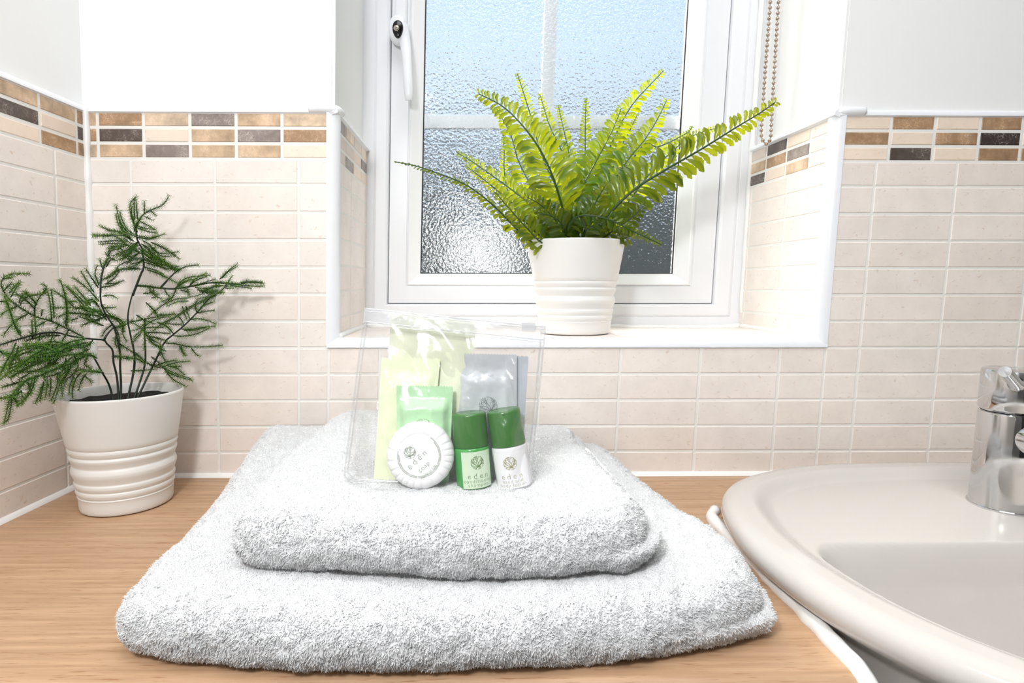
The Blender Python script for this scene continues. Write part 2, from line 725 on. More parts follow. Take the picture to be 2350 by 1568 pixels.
def mosaic(mb, P, U, V, N, ulines, rows, z0=ZB0, z1=ZB1):
    """rows: three strings from the top down, one letter per tile between successive ulines"""
    P, U, V, N = (np.array(a, float) for a in (P, U, V, N))
    mb.quad(P + U * ulines[0] + V * z0, P + U * ulines[-1] + V * z0, P + U * ulines[-1] + V * z1, P + U * ulines[0] + V * z1, mat=0)
    hh = (z1 - z0) / 3
    for r, s in enumerate(rows):
        for i, ch in enumerate(s):
            if i + 1 >= len(ulines):
                break
            col = lcol(C[ch], 0.06)
            tile(mb, P, U, V, N, ulines[i], ulines[i + 1], z1 - (r + 1) * hh, z1 - r * hh, 2 if ch not in 'CSW' else 3, col, 0.0015)


WT = [M['grout'], M['tile'], M['marble'], M['tile'], M['paint']]
XL, XR = 0.2365, 0.7265                          # front edges of the window opening
XLF, XRF = 0.2306, 0.7065                        # where the reveals meet the frame
YF = 0.160                                       # face of the window frame
ZS = 0.1400                                      # sill surface
ZTOP = 1.50
ZHEAD = 0.93
ulines = [GX0 + PITCH * k for k in range(-2, 22)]
back = MB()
o = (0, 0, 0)
tiled(back, o, (1, 0, 0), (0, 0, 1), (0, -1, 0), 0.0, XL - 0.004, 0, ZB0, ulines, ROWS)
tiled(back, o, (1, 0, 0), (0, 0, 1), (0, -1, 0), XR + 0.0045, 1.7, 0, ZB0, ulines, ROWS)
tiled(back, o, (1, 0, 0), (0, 0, 1), (0, -1, 0), XL - 0.004, XR + 0.0045, 0, 0.1320, ulines, ROWS)


def bx(u, v=310):
    p = at_y(u, v, 0)
    return p[0] - SHEAR * p[2]


mosaic(back, o, (1, 0, 0), (0, 0, 1), (0, -1, 0), [0.0, bx(224.7), bx(329.8), bx(436.3), bx(542), bx(647.3), XL - 0.004],
       ['TBVGTV', 'BDCTGB', 'VTGTTC'])
rl = [XR + 0.0045, bx(2043), bx(2144), bx(2247), bx(2344.6)]
rl += [rl[-1] + 0.0445 * k for k in range(1, 18)]
mosaic(back, o, (1, 0, 0), (0, 0, 1), (0, -1, 0), rl, ['CBCBCTVBCGTCBDCTBCVB', 'BCBKCBTDCBCVTCBBDCTB', 'CDCBBCTVCKTBCVCBTDCB'])
# painted part above the tiles and round the opening
yp = 0.005
zt = 0.3643
for (x0, x1, z0, z1) in ((-0.005, XL, ZB1, ZTOP), (XR, 1.7, ZB1, ZTOP), (XL, XR, ZHEAD, ZTOP)):
    back.quad((x0, yp, z0), (x1, yp, z0), (x1, yp, z1), (x0, yp, z1), mat=4)
back.quad((-0.005, yp, -0.9), (1.7, yp, -0.9), (1.7, yp, 0.0), (-0.005, yp, 0.0), mat=4)
wb = back.build('wall_back', WT, smooth=False, shear=True)
tag(wb, 'back wall, cream tiles with a mosaic border under white paint', kind='structure')

left = MB()
yl = [-0.041 - 0.0803 * k for k in range(20)]
tiled(left, o, (0, 1, 0), (0, 0, 1), (1, 0, 0), -1.4, 0.0, 0, ZB0, yl, ROWS)
ml = [0.0] + [-0.0115 - 0.0442 * k for k in range(30)]
ml = sorted(ml)
rr = ['BTTVCBTGCB', 'DCDTBCTVKC', 'BBCTVBCTDC']
rr = [(s * 4)[:len(ml) - 1][::-1] for s in rr]
mosaic(left, o, (0, 1, 0), (0, 0, 1), (1, 0, 0), ml, rr)
left.quad((-0.005, -1.4, ZB1), (-0.005, 0.005, ZB1), (-0.005, 0.005, ZTOP), (-0.005, -1.4, ZTOP), mat=4)
left.quad((-0.005, -1.4, -0.9), (-0.005, 0.005, -0.9), (-0.005, 0.005, 0), (-0.005, -1.4, 0), mat=4)
tag(left.build('wall_left', WT, smooth=False, shear=True), 'left wall, cream tiles with a mosaic border', kind='structure')


def reveal(name, xa, xb, sgn, ulin, mlin, rows, label):
    L_ = math.hypot(xb - xa, YF)
    U = np.array(((xb - xa) / L_, YF / L_, 0))
    N = np.array((YF / L_ * sgn, -(xb - xa) / L_ * sgn, 0))
    mb = MB()
    tiled(mb, (xa, 0, 0), U, (0, 0, 1), N, 0.004, L_ + 0.01, ZS - 0.004, ZB0, ulin, [z + 0.003 for z in ROWS])
    mosaic(mb, (xa, 0, 0), U, (0, 0, 1), N, [0.004] + mlin + [L_ + 0.01], rows)
    a = np.array((xa, 0.004, 0)) - N * 0.005
    b = a + U * (L_ + 0.01)
    for p0, p1, mt in ((ZB1, ZTOP - 0.4, 4),):
        mb.quad((a[0], a[1], p0), (b[0], b[1], p0), (b[0], b[1], p1), (a[0], a[1], p1), mat=mt)
    ob = mb.build(name, WT, smooth=False, shear=True)
    tag(ob, label, kind='structure')
    return U, N


UL, NL = reveal('wall_reveal_left', XL + 0.002, XLF, 1, [0.07, 0.15], [0.043, 0.085, 0.126], ['GVSC', 'SSCG', 'SGCC'], 'left side of the window opening')
UR, NR = reveal('wall_reveal_right', XR - 0.002, XRF, -1, [0.078, 0.150], [0.041, 0.083, 0.124], ['WCDS', 'WGBT', 'WTCD'], 'right side of the window opening')
s = MB()
tiled(s, (0, 0, ZS), (1, 0, 0), (0, 1, 0), (0, 0, 1), XL - 0.004, XR + 0.002, 0.006, YF + 0.02, ulines, [0.125])
s.box((XL - 0.03, 0.006, 0.05), (XR + 0.03, YF + 0.06, ZS - 0.0005), mat=0)
tag(s.build('wall_sill', WT, smooth=False, shear=True), 'tiled window sill', kind='structure')
hd = MB()
hd.box((XL - 0.05, 0.005, ZHEAD), (XR + 0.05, YF + 0.06, ZHEAD + 0.03))
tag(hd.build('wall_head', M['paint'], smooth=False, shear=True), kind='structure')

# the rest of the room
r = MB()
r.box((1.7, -1.4, -0.9), (1.75, 0.25, ZTOP))
tag(r.build('wall_right', M['room'], smooth=False), kind='structure')
r = MB()
r.box((-0.1, -1.45, -0.9), (0.55, -1.4, ZTOP))
r.box((1.25, -1.45, -0.9), (1.75, -1.4, ZTOP))
r.box((0.55, -1.45, 1.15), (1.25, -1.4, ZTOP))
tag(r.build('wall_front', M['room_far'], smooth=False), kind='structure')
r = MB()
r.box((0.55, -1.44, -0.9), (1.25, -1.41, 1.15))
tag(r.build('door_1', M['dark_door'], smooth=False), kind='structure')  # unseen door added as a dark sheet for the chrome to mirror
r = MB()
r.box((-0.1, -1.45, ZTOP), (1.75, 0.3, ZTOP + 0.03))
tag(r.build('ceiling', M['room'], smooth=False), kind='structure')
r = MB()
r.box((-0.1, -1.45, -0.93), (1.75, 0.3, -0.9))
tag(r.build('floor', M['floor'], smooth=False), kind='structure')

# ------------------------------------------------------------------ white trims and sealant
tn = [0]


def trim(mb, mat='trimw', label=None, autosmooth=None):
    tn[0] += 1
    ob = mb.build('trim_%d' % tn[0], M[mat], shear=True, autosmooth=autosmooth)
    tag(ob, label, kind='structure')
    return ob


def quarter(mb, path_pts, a_dir, b_dir, ra, n=8):
    """quarter-round section swept along a straight path: a_dir and b_dir point away from the rounded corner"""
    A, B = np.array(a_dir, float), np.array(b_dir, float)
    loops = []
    for p in path_pts:
        p = np.array(p, float)
        sec = [p + A * ra * (1 - math.sin(t)) + B * ra * (1 - math.cos(t)) for t in np.linspace(0, math.pi / 2, n + 1)]
        sec += [p + A * ra + B * ra * 1.4]
        loops.append(sec)
    mb.loft(loops, 0, True, True, True)


mb = MB()
quarter(mb, [(XL + 0.0045, -0.0018, ZS - 0.006), (XL + 0.0045, -0.0018, zt)], (-1, 0, 0), (0, 1, 0), 0.0108)
trim(mb, label='white corner trim, left of the window', autosmooth=35)
mb = MB()
quarter(mb, [(XR - 0.0065, -0.0018, ZS - 0.006), (XR - 0.0065, -0.0018, zt)], (1, 0, 0), (0, 1, 0), 0.0118)
trim(mb, label='white corner trim, right of the window', autosmooth=35)
mb = MB()
quarter(mb, [(XL - 0.0055, -0.0022, ZS + 0.0012), (XR + 0.0055, -0.0022, ZS + 0.0012)], (0, 0, -1), (0, 1, 0), 0.0095)
trim(mb, label='white trim along the sill edge', autosmooth=35)
mb = MB()
quarter(mb, [(-0.004, -0.0018, zt), (XL + 0.001, -0.0018, zt)], (0, 1, 0), (0, 0, -1), 0.0065)
quarter(mb, [(XL + 0.0045, -0.001, zt), (XLF + 0.004, YF, zt)], (-1, 0, 0), (0, 0, -1), 0.0060)
trim(mb, label='white trim over the mosaic, left section', autosmooth=35)
mb = MB()
quarter(mb, [(XR - 0.001, -0.0018, zt), (1.7, -0.0018, zt)], (0, 1, 0), (0, 0, -1), 0.0065)
quarter(mb, [(XR - 0.0065, -0.001, zt), (XRF - 0.004, YF, zt)], (1, 0, 0), (0, 0, -1), 0.0060)
trim(mb, label='white trim over the mosaic, right section', autosmooth=35)
mb = MB()
quarter(mb, [(0.0018, -1.4, zt), (0.0018, 0.0, zt)], (-1, 0, 0), (0, 0, -1), 0.0065)
trim(mb, label='white trim over the mosaic on the left wall', autosmooth=35)
for (x, y) in ((XL - 0.001, 0.003), (XR + 0.001, 0.003)):      # rounded corner caps of the top trim
    mb = MB()
    sg = -1 if x < 0.5 else 1
    mb.tube(spline([(x + sg * 0.022, -0.0002, zt - 0.0026), (x + sg * 0.008, -0.0002, zt - 0.0026), (x - sg * 0.0025, 0.0035, zt - 0.0026), (x - sg * 0.0035, 0.016, zt - 0.0026)], 8), 0.0042, 12, flat=1.0)
    trim(mb, label='rounded corner cap of the white top trim')


def wobble_tube(pts, r, amp, n=10, seed=0, flat=1.0):
    P = resample(spline(pts, 10), step=0.004)
    out, rad = [], []
    for i, p in enumerate(P):
        q = noise.noise(Vector((i * 0.35, seed, 0)))
        q2 = noise.noise(Vector((i * 0.22, seed, 5)))
        out.append(p + np.array((q, q2, q)) * amp * 0.5)
        rad.append(r * (1 + q2 * 0.35))
    mb = MB()
    mb.tube(out, rad, n, flat=flat)
    return mb


trim(wobble_tube([(0.002, -0.001, 0), (0.0021, -0.001, 0.18), (0.002, -0.001, 0.362)], 0.0032, 0.0006, seed=1), 'silicone', 'white sealant in the corner of the tiled walls')
mb = MB()
sec = [(0, -0.0045, 0), (0, -0.0035, 0.0018), (0, -0.0016, 0.0036), (0, 0.0012, 0.0046), (0, 0.003, 0.0), ]
mb.loft([[(x, a[1], a[2] + 0.0001) for a in sec] for x in (0.0, 0.4, 1.0, 1.6)], 0, True, True, True)
trim(mb, 'silicone', 'white sealant strip behind the worktop', 50)
mb = MB()
mb.loft([[(-a[1] - 0.0, y, a[2] + 0.0001) for a in sec] for y in (0.0, -0.1, -0.2, -0.32)], 0, True, True, True)
trim(mb, 'silicone', 'white sealant strip beside the worktop', 50)
trim(wobble_tube([(XLF + 0.003, YF - 0.002, ZS + 0.002), (0.45, YF - 0.002, ZS + 0.002), (XRF - 0.002, YF - 0.003, ZS + 0.002), (XRF + 0.001, YF - 0.003, ZS + 0.03), (XRF, YF - 0.002, 0.35), (XRF - 0.001, YF - 0.002, 0.6)], 0.0034, 0.001, seed=4), 'silicone', 'white sealant round the window frame')
trim(wobble_tube([(XRF + 0.0005, YF - 0.005, ZS + 0.002), (XRF + 0.010, 0.08, ZS + 0.002), (XR - 0.004, 0.008, ZS + 0.002)], 0.0032, 0.001, seed=8), 'silicone', 'white sealant at the right end of the sill')
trim(wobble_tube([(XLF + 0.001, YF - 0.005, ZS + 0.002), (XLF + 0.004, 0.08, ZS + 0.002), (XL + 0.004, 0.008, ZS + 0.002)], 0.0032, 0.001, seed=9), 'silicone', 'white sealant at the left end of the sill')

# ------------------------------------------------------------------ window
win = empty('window_1', (0.46, YF, ZS), 'white framed window with obscured glass', kind='structure')


def frame(rect_out, rect_in, prof, mb):
    """prof: list of (t, y): t 0..1 from the outer to the inner rectangle"""
    loops = []
    for t, y in prof:
        x0 = rect_out[0] + (rect_in[0] - rect_out[0]) * t
        x1 = rect_out[1] + (rect_in[1] - rect_out[1]) * t
        z0 = rect_out[2] + (rect_in[2] - rect_out[2]) * t
        z1 = rect_out[3] + (rect_in[3] - rect_out[3]) * t
        loops.append([(x0, y, z0), (x1, y, z0), (x1, y, z1), (x0, y, z1)])
    mb.loft(loops, 0, True)


RO = (0.2200, 0.7200, 0.1360, 0.93)              # frame outer edge
RS = (0.2585, 0.6715, 0.1700, 0.82)              # sash outer edge
RB = (0.2826, 0.6417, 0.1930, 0.80)              # bead outer edge
RG = (0.2978, 0.6218, 0.2083, 0.785)             # glass edge
mb = MB()
frame(RO, RS, [(0, YF + 0.06), (0, YF), (0.50, YF), (0.52, YF + 0.0006), (0.54, YF), (0.60, YF - 0.0012), (0.90, YF - 0.0012), (0.97, YF), (1.0, YF + 0.0035), (1.0, YF + 0.05)], mb)
mb.build('window_frame', M['upvc'], win, smooth=False, shear=True)
mb = MB()
frame((RS[0] + .0006, RS[1] - .0006, RS[2] + .0006, RS[3]), RB, [(0, YF + 0.05), (0, YF + 0.004), (0.03, YF + 0.0022), (0.93, YF + 0.0022), (0.96, YF + 0.0032), (1.0, YF + 0.0032), (1.0, YF + 0.03)], mb)
sash = mb.build('sash', M['upvc'], win, smooth=False, shear=True)
mb = MB()
frame((RB[0] + .0003, RB[1] - .0003, RB[2] + .0003, RB[3]), RG, [(0, YF + 0.03), (0, YF + 0.0024), (0.12, YF + 0.0018), (0.2, YF + 0.0024), (0.8, YF + 0.011), (0.97, YF + 0.0128), (1.0, YF + 0.016), (1.0, YF + 0.024)], mb)
mb.build('glazing_bead', M['bead'], sash, smooth=False, shear=True)
mb = MB()
e = 0.0009
frame((RG[0] - e, RG[1] + e, RG[2] - e, RG[3]), (RG[0] + e, RG[1] - e, RG[2] + e, RG[3]), [(0, YF + 0.0150), (0.5, YF + 0.0148), (1.0, YF + 0.0156), (1.0, YF + 0.0185)], mb)
mb.build('gasket', M['gasket'], sash, smooth=False, shear=True)
mb = MB()
mb.box((RG[0] - 0.004, YF + 0.017, RG[2] - 0.004), (RG[1] + 0.004, YF + 0.021, RG[3] + 0.004))
mb.build('glass_pane', M['glass'], sash, smooth=False, shear=True)
for nm, a, b in (('glazing_bar', (RG[0] - 0.002, YF + 0.027, 0.3925), (RG[1] + 0.002, YF + 0.033, 0.4085)),
                 ('glazing_bar', (0.4452, YF + 0.0275, 0.4085), (0.4612, YF + 0.0325, RG[3])),
                 ):
    mb = MB()
    mb.box(a, b)
    mb.build(nm, M['upvc'], sash, smooth=False, shear=True)
# handle
hx, hz = at_y(914, 66, YF)[0] - SHEAR * at_y(914, 66, YF)[2], at_y(914, 66, YF)[2]


def wpt(u, v, y=YF):
    p = at_y(u, v, y)
    return np.array((p[0] - SHEAR * p[2], y, p[2]))


hroot = empty('window_handle', (0, 0, 0))
hroot.parent = win
hroot.location = (0, 0, 0)
mb = MB()
p0, p1 = wpt(928, -30, YF), wpt(918, 100, YF)
cxh = (p0[0] + p1[0]) / 2 - 0.001
hw = 0.0068
loops = []
for inset, y in ((0, YF + 0.002), (0, YF - 0.004), (0.0015, YF - 0.0055)):
    L_ = []
    for k in range(32):
        t = 2 * math.pi * k / 32
        sx_, sz_ = math.cos(t), math.sin(t)
        L_.append((cxh + (hw - inset) * np.sign(sx_) * abs(sx_) ** 0.5, y, (p0[2] + p1[2]) / 2 + ((p0[2] - p1[2]) / 2 - inset) * np.sign(sz_) * abs(sz_) ** 0.3))
    loops.append(L_)
mb.loft(loops, 0, True, False, True)
mb.build('backplate', M['upvc'], hroot, shear=True, autosmooth=40)
# boss (egg shaped) and lever
mb = MB()
c0 = wpt(912, 66, YF - 0.014)
loops = []
for k, (sc_, dy) in enumerate(((0.75, 0.012), (0.92, 0.009), (1.0, 0.003), (0.99, -0.002), (0.92, -0.0055), (0.75, -0.0072), (0.5, -0.0078), (0.05, -0.008))):
    L_ = []
    for j in range(36):
        t = 2 * math.pi * j / 36
        rx = 0.0112
        rz = 0.0168
        L_.append((c0[0] + 0.001 + rx * sc_ * math.cos(t), YF - 0.014 + dy, c0[2] - 0.0012 + rz * sc_ * math.sin(t)))
    loops.append(L_)
mb.loft(loops, 0, True, False, True)
mb.build('boss', M['upvc'], hroot, shear=True)
mb = MB()
path = [wpt(920, 60, YF - 0.016), wpt(930, 100, YF - 0.017), wpt(934, 140, YF - 0.022), wpt(936, 180, YF - 0.026), wpt(938, 215, YF - 0.026), wpt(939, 231, YF - 0.024)]
P = spline(path, 6)
rd = np.interp(np.linspace(0, 1, len(P)), [0, 0.18, 0.4, 0.8, 1], [0.0085, 0.0068, 0.0056, 0.0052, 0.0042])
mb.tube(P, list(rd), 16, flat=0.75, ref=(0, 1, 0.05))
mb.build('lever', M['upvc'], hroot, shear=True)
mb = MB()
c1 = wpt(913, 68, YF - 0.022)
loops = []
for sc_, dy in ((1.0, 0.004), (1.0, -0.0008), (0.93, -0.0022), (0.8, -0.0026), (0.05, -0.0028)):
    L_ = []
    for j in range(32):
        t = 2 * math.pi * j / 32
        egg = 1 - 0.18 * math.sin(t)
        L_.append((c1[0] + 0.0062 * sc_ * math.cos(t) * (1 + 0.15 * math.sin(t)), c1[1] + dy, c1[2] + 0.0003 + 0.0100 * sc_ * math.sin(t)))
    loops.append(L_)
mb.loft(loops, 0, True, False, True)
lc = mb.build('lock_cover', M['black'], hroot, shear=True)
mb = MB()
c2 = wpt(910, 65, YF - 0.0250)
mb.lathe([(0.0034, 0), (0.0034, 0.0012), (0.0030, 0.0018), (0.0008, 0.002), (0.0, 0.002)], c2, 24, 0, axis=(0, -1, 0))
mb.box((c2[0] - 0.0005, c2[1] - 0.0022, c2[2] - 0.0018), (c2[0] + 0.0005, c2[1] - 0.0019, c2[2] + 0.0012), 1)
mb.build('lock_cylinder', [M['brass'], M['black']], hroot, shear=True)

# ------------------------------------------------------------------ outside
mb = MB()
mb.box((-30, 0.6, -2.6), (30, 40, -2.5))
tag(mb.build('ground', M['lawn'], smooth=False), 'ground outside the window', kind='structure')


def bush(name, x0, x1, y0, depth, ztop, label, seed):
    mb = MB()
    nx, nz = 60, 26
    G = []
    for i in range(nx + 1):
        row = []
        for j in range(nz + 1):
            a = i / nx
            t = j / nz
            x = x0 + (x1 - x0) * a
            zt_ = ztop(a)
            if t < 0.7:
                y, z = y0, -2.5 + (zt_ + 2.5) * t / 0.7
            else:
                y, z = y0 + depth * (t - 0.7) / 0.3, zt_
            nz_ = noise.noise(Vector((x * 1.8 + seed, z * 1.8, y))) * 0.22 + noise.noise(Vector((x * 5 + seed, z * 5, y))) * 0.08
            row.append((x, y + nz_, z + (nz_ if t > 0.4 else 0)))
        G.append(row)
    mb.loft(G, 0, False)
    return tag(mb.build(name, M['hedge'], origin=((x0 + x1) / 2, y0, -2.5)), label, 'hedge')


bush('garden_hedge', -9, 13, 8.6, 1.5, lambda a: 2.45 + 0.15 * math.sin(a * 9), 'dark hedge seen blurred through the obscured window glass', 2)
ra, rb2 = at_y(1020, 620, 3.0), at_y(1200, 620, 3.0)
rc2 = at_y(1100, 490, 7.4)
sh = empty('glare_roof', ((ra[0] + rb2[0]) / 2, 5.2, -2.5), 'pale roof made up for the bright blur low in the window glass left of the fern', 'glare stand-in')  # invented roof, tilted to catch the sun as a bright glare
mb = MB()
mb.box((ra[0] + 0.05, 3.05, -2.5), (rb2[0] - 0.05, 7.2, ra[2] - 0.15))
mb.build('glare_roof_base', M['hedge'], sh, smooth=False)
mb = MB()
loops = []
for t in np.linspace(0, 1, 9):
    x = ra[0] + (rb2[0] - ra[0]) * t
    x2 = x - 0.25 + 0.1 * t
    loops.append([(x, 3.0, ra[2] - 0.04), (x, 3.0, ra[2]), (x2, 7.4, rc2[2]), (x2, 7.4, rc2[2] - 0.04)])
mb.loft(loops, 0, True, True, True)
mb.build('roof', M['roof'], sh, smooth=False)

# ------------------------------------------------------------------ worktop
cp = empty('countertop', (0.29, -0.16, 0.0), 'pale oak laminate worktop with a rounded front edge, under the towels', 'countertop')
mb = MB()
yb, yfr, rr_, th = 0.0, -0.302, 0.014, 0.036
sec = [(yb, 0.0), (yfr, 0.0)] + [(yfr - rr_ * math.sin(t), -rr_ + rr_ * math.cos(t)) for t in np.linspace(0.15, math.pi / 2, 8)] + \
      [(yfr - rr_ * math.cos(t), -th + rr_ - rr_ * math.sin(t)) for t in np.linspace(0.1, math.pi / 2, 6)] + [(yb, -th)]
mb.loft([[(x, a, b) for a, b in sec] for x in (0.0, 0.5935)], 0, True, True, True)
mb.box((0.5935, -0.034, -th), (1.69, 0.0, 0.0))
mb.box((0.5935, -0.078, -th), (0.632, -0.034, 0.0))
mb.box((0.5935, -0.110, -th), (0.6085, -0.078, 0.0))
mb.build('worktop_board', M['wood'], cp, autosmooth=30)
mb = MB()
mb.box((0.004, -0.292, -0.895), (0.585, -0.004, -th))
vc = tag(mb.build('vanity_cabinet', M['room'], origin=(0.29, -0.15, -0.895), smooth=False), 'white cabinet carrying the oak worktop', 'cabinet')

# ------------------------------------------------------------------ basin
BXC = 0.808
hl = [(0.808, -0.034), (0.72, -0.039), (0.674, -0.050), (0.630, -0.072), (0.602, -0.098), (0.586, -0.128), (0.577, -0.165), (0.574, -0.21),
      (0.581, -0.262), (0.595, -0.304), (0.618, -0.342), (0.66, -0.385), (0.73, -0.42), (0.808, -0.432)]
full = hl + [(2 * BXC - a, b) for a, b in hl[-2:0:-1]]
OUT = resample(spline(full, 14, True), n=420, closed=True)
CEN = np.array((BXC, -0.235))


def poly_dist(Q):
    A = OUT
    B = np.roll(OUT, -1, 0)
    dmin = np.full(len(Q), 1e9)
    for a, b in zip(A, B):
        ab = b - a
        t = np.clip(((Q - a) @ ab) / (ab @ ab), 0, 1)
        dmin = np.minimum(dmin, np.linalg.norm(Q - a - t[:, None] * ab, axis=1))
    return dmin


def inset(dst):
    T = np.roll(OUT, -1, 0) - np.roll(OUT, 1, 0)
    T /= np.linalg.norm(T, axis=1)[:, None]
    Nn = np.stack([-T[:, 1], T[:, 0]], 1)
    if ((CEN - OUT[0]) @ Nn[0]) < 0:
        Nn = -Nn
    return OUT + Nn * dst


bas = empty('wash_basin', (BXC, -0.235, 0.0), 'glossy white ceramic semi-recessed basin right of the towels', 'wash basin')
mb = MB()
loops = []
for dst, z in ((0.075, -0.16), (0.05, -0.12), (0.032, -0.07), (0.020, -0.03), (0.0155, -0.012), (0.0135, 0.0), (0.010, 0.0045), (0.004, 0.0085), (0.0008, 0.0125), (0.0, 0.0165), (0.0012, 0.0205), (0.004, 0.0238), (0.008, 0.0256), (0.013, 0.0262)):
    L2 = inset(dst)
    loops.append([(a, b, z) for a, b in L2])
inner = inset(0.013)
NL_ = 230
for k in range(1, NL_ + 1):
    t = k / NL_
    Q = CEN + (inner - CEN) * (1 - t * 0.995)
    d = poly_dist(Q)
    z = 0.0262 - 0.0072 * sstep(0.022, 0.040, d)
    bf = -0.200 - Q[:, 1]
    e_ = 0.010
    a1, b1 = (d - 0.040), bf
    hsm = np.clip(0.5 + 0.5 * (b1 - a1) / 0.03, 0, 1)
    bb = b1 * (1 - hsm) + a1 * hsm - 0.03 * hsm * (1 - hsm)
    z = z - 0.105 * (1 - np.exp(-np.clip(bb, 0, 1) ** 1.6 / 0.0032)) - 0.012 * sstep(0.02, 0.12, bb)
    loops.append([(q[0], q[1], zz) for q, zz in zip(Q, z)])
mb.loft(loops, 0, True, True, True)
mb.build('basin_bowl', M['ceramic'], bas)
mb = MB()
mb.lathe([(0.0, 0.004), (0.016, 0.004), (0.019, 0.002), (0.020, -0.004)], (BXC, -0.31, -0.0955), 40)
mb.build('waste_ring', M['chrome'], bas)
trim(wobble_tube([(0.5925, -0.098, 0.001), (0.586, -0.108, 0.001), (0.5835, -0.120, 0.001), (0.584, -0.146, 0.001), (0.5865, -0.17, 0.001), (0.5868, -0.225, 0.001), (0.5885, -0.26, 0.001), (0.590, -0.292, 0.0005), (0.5915, -0.305, -0.001), (0.594, -0.3165, -0.010), (0.5955, -0.318, -0.024)], 0.0050, 0.0012, seed=13), 'silicone', 'white sealant between basin and worktop')

# ------------------------------------------------------------------ tap
tx_, ty_ = 0.812, -0.134
tap = empty('mixer_tap', (tx_, ty_, 0.0190), 'chrome cylindrical mixer tap standing on the basin', 'tap')
mb = MB()
mb.lathe([(0.0, 0.0), (0.0250, 0.0), (0.0250, 0.0012), (0.0240, 0.0016), (0.0238, 0.004), (0.0228, 0.040), (0.0220, 0.0745), (0.0216, 0.0758), (0.0205, 0.0765)], (tx_, ty_, 0.0190), 96)
mb.build('tap_body', M['chrome'], tap, autosmooth=40)
mb = MB()
mb.lathe([(0.0205, 0.0960), (0.0205, 0.0972)], (tx_, ty_, 0.0), 96)
mb.lathe([(0.0200, 0.0972), (0.0222, 0.0975), (0.0226, 0.0985), (0.0218, 0.1270), (0.0212, 0.1283), (0.0200, 0.1288), (0.0, 0.1288)], (tx_, ty_, 0.0), 96)
cap_ = mb.build('lever_cap', M['chrome'], tap, autosmooth=40)
mb = MB()
q0 = at_y(2334, 884, ty_ - 0.0175)
q1 = at_y(2306, 853, ty_ - 0.0330)
ax = (q1 - q0) / np.linalg.norm(q1 - q0)
ln = np.linalg.norm(q1 - q0)
mb.lathe([(0.0052, 0), (0.0052, 0.004), (0.0043, 0.0055), (0.0043, ln - 0.001), (0.0040, ln), (0.0, ln + 0.0004)], q0, 32, axis=ax)
mb.build('lever_pin', M['chrome'], cap_, autosmooth=40)
mb = MB()
sp0 = at_y(2372, 1010, ty_ - 0.02)
sdir = np.array((0.10, -1.0, -0.02))
sdir /= np.linalg.norm(sdir)
mb.lathe([(0.0128, -0.006), (0.0124, 0.004), (0.0112, 0.010), (0.0110, 0.09), (0.0104, 0.094), (0.009, 0.096), (0.0, 0.096)], sp0, 48, axis=sdir)
mb.build('spout', M['chrome'], tap, autosmooth=40)

# ------------------------------------------------------------------ towels


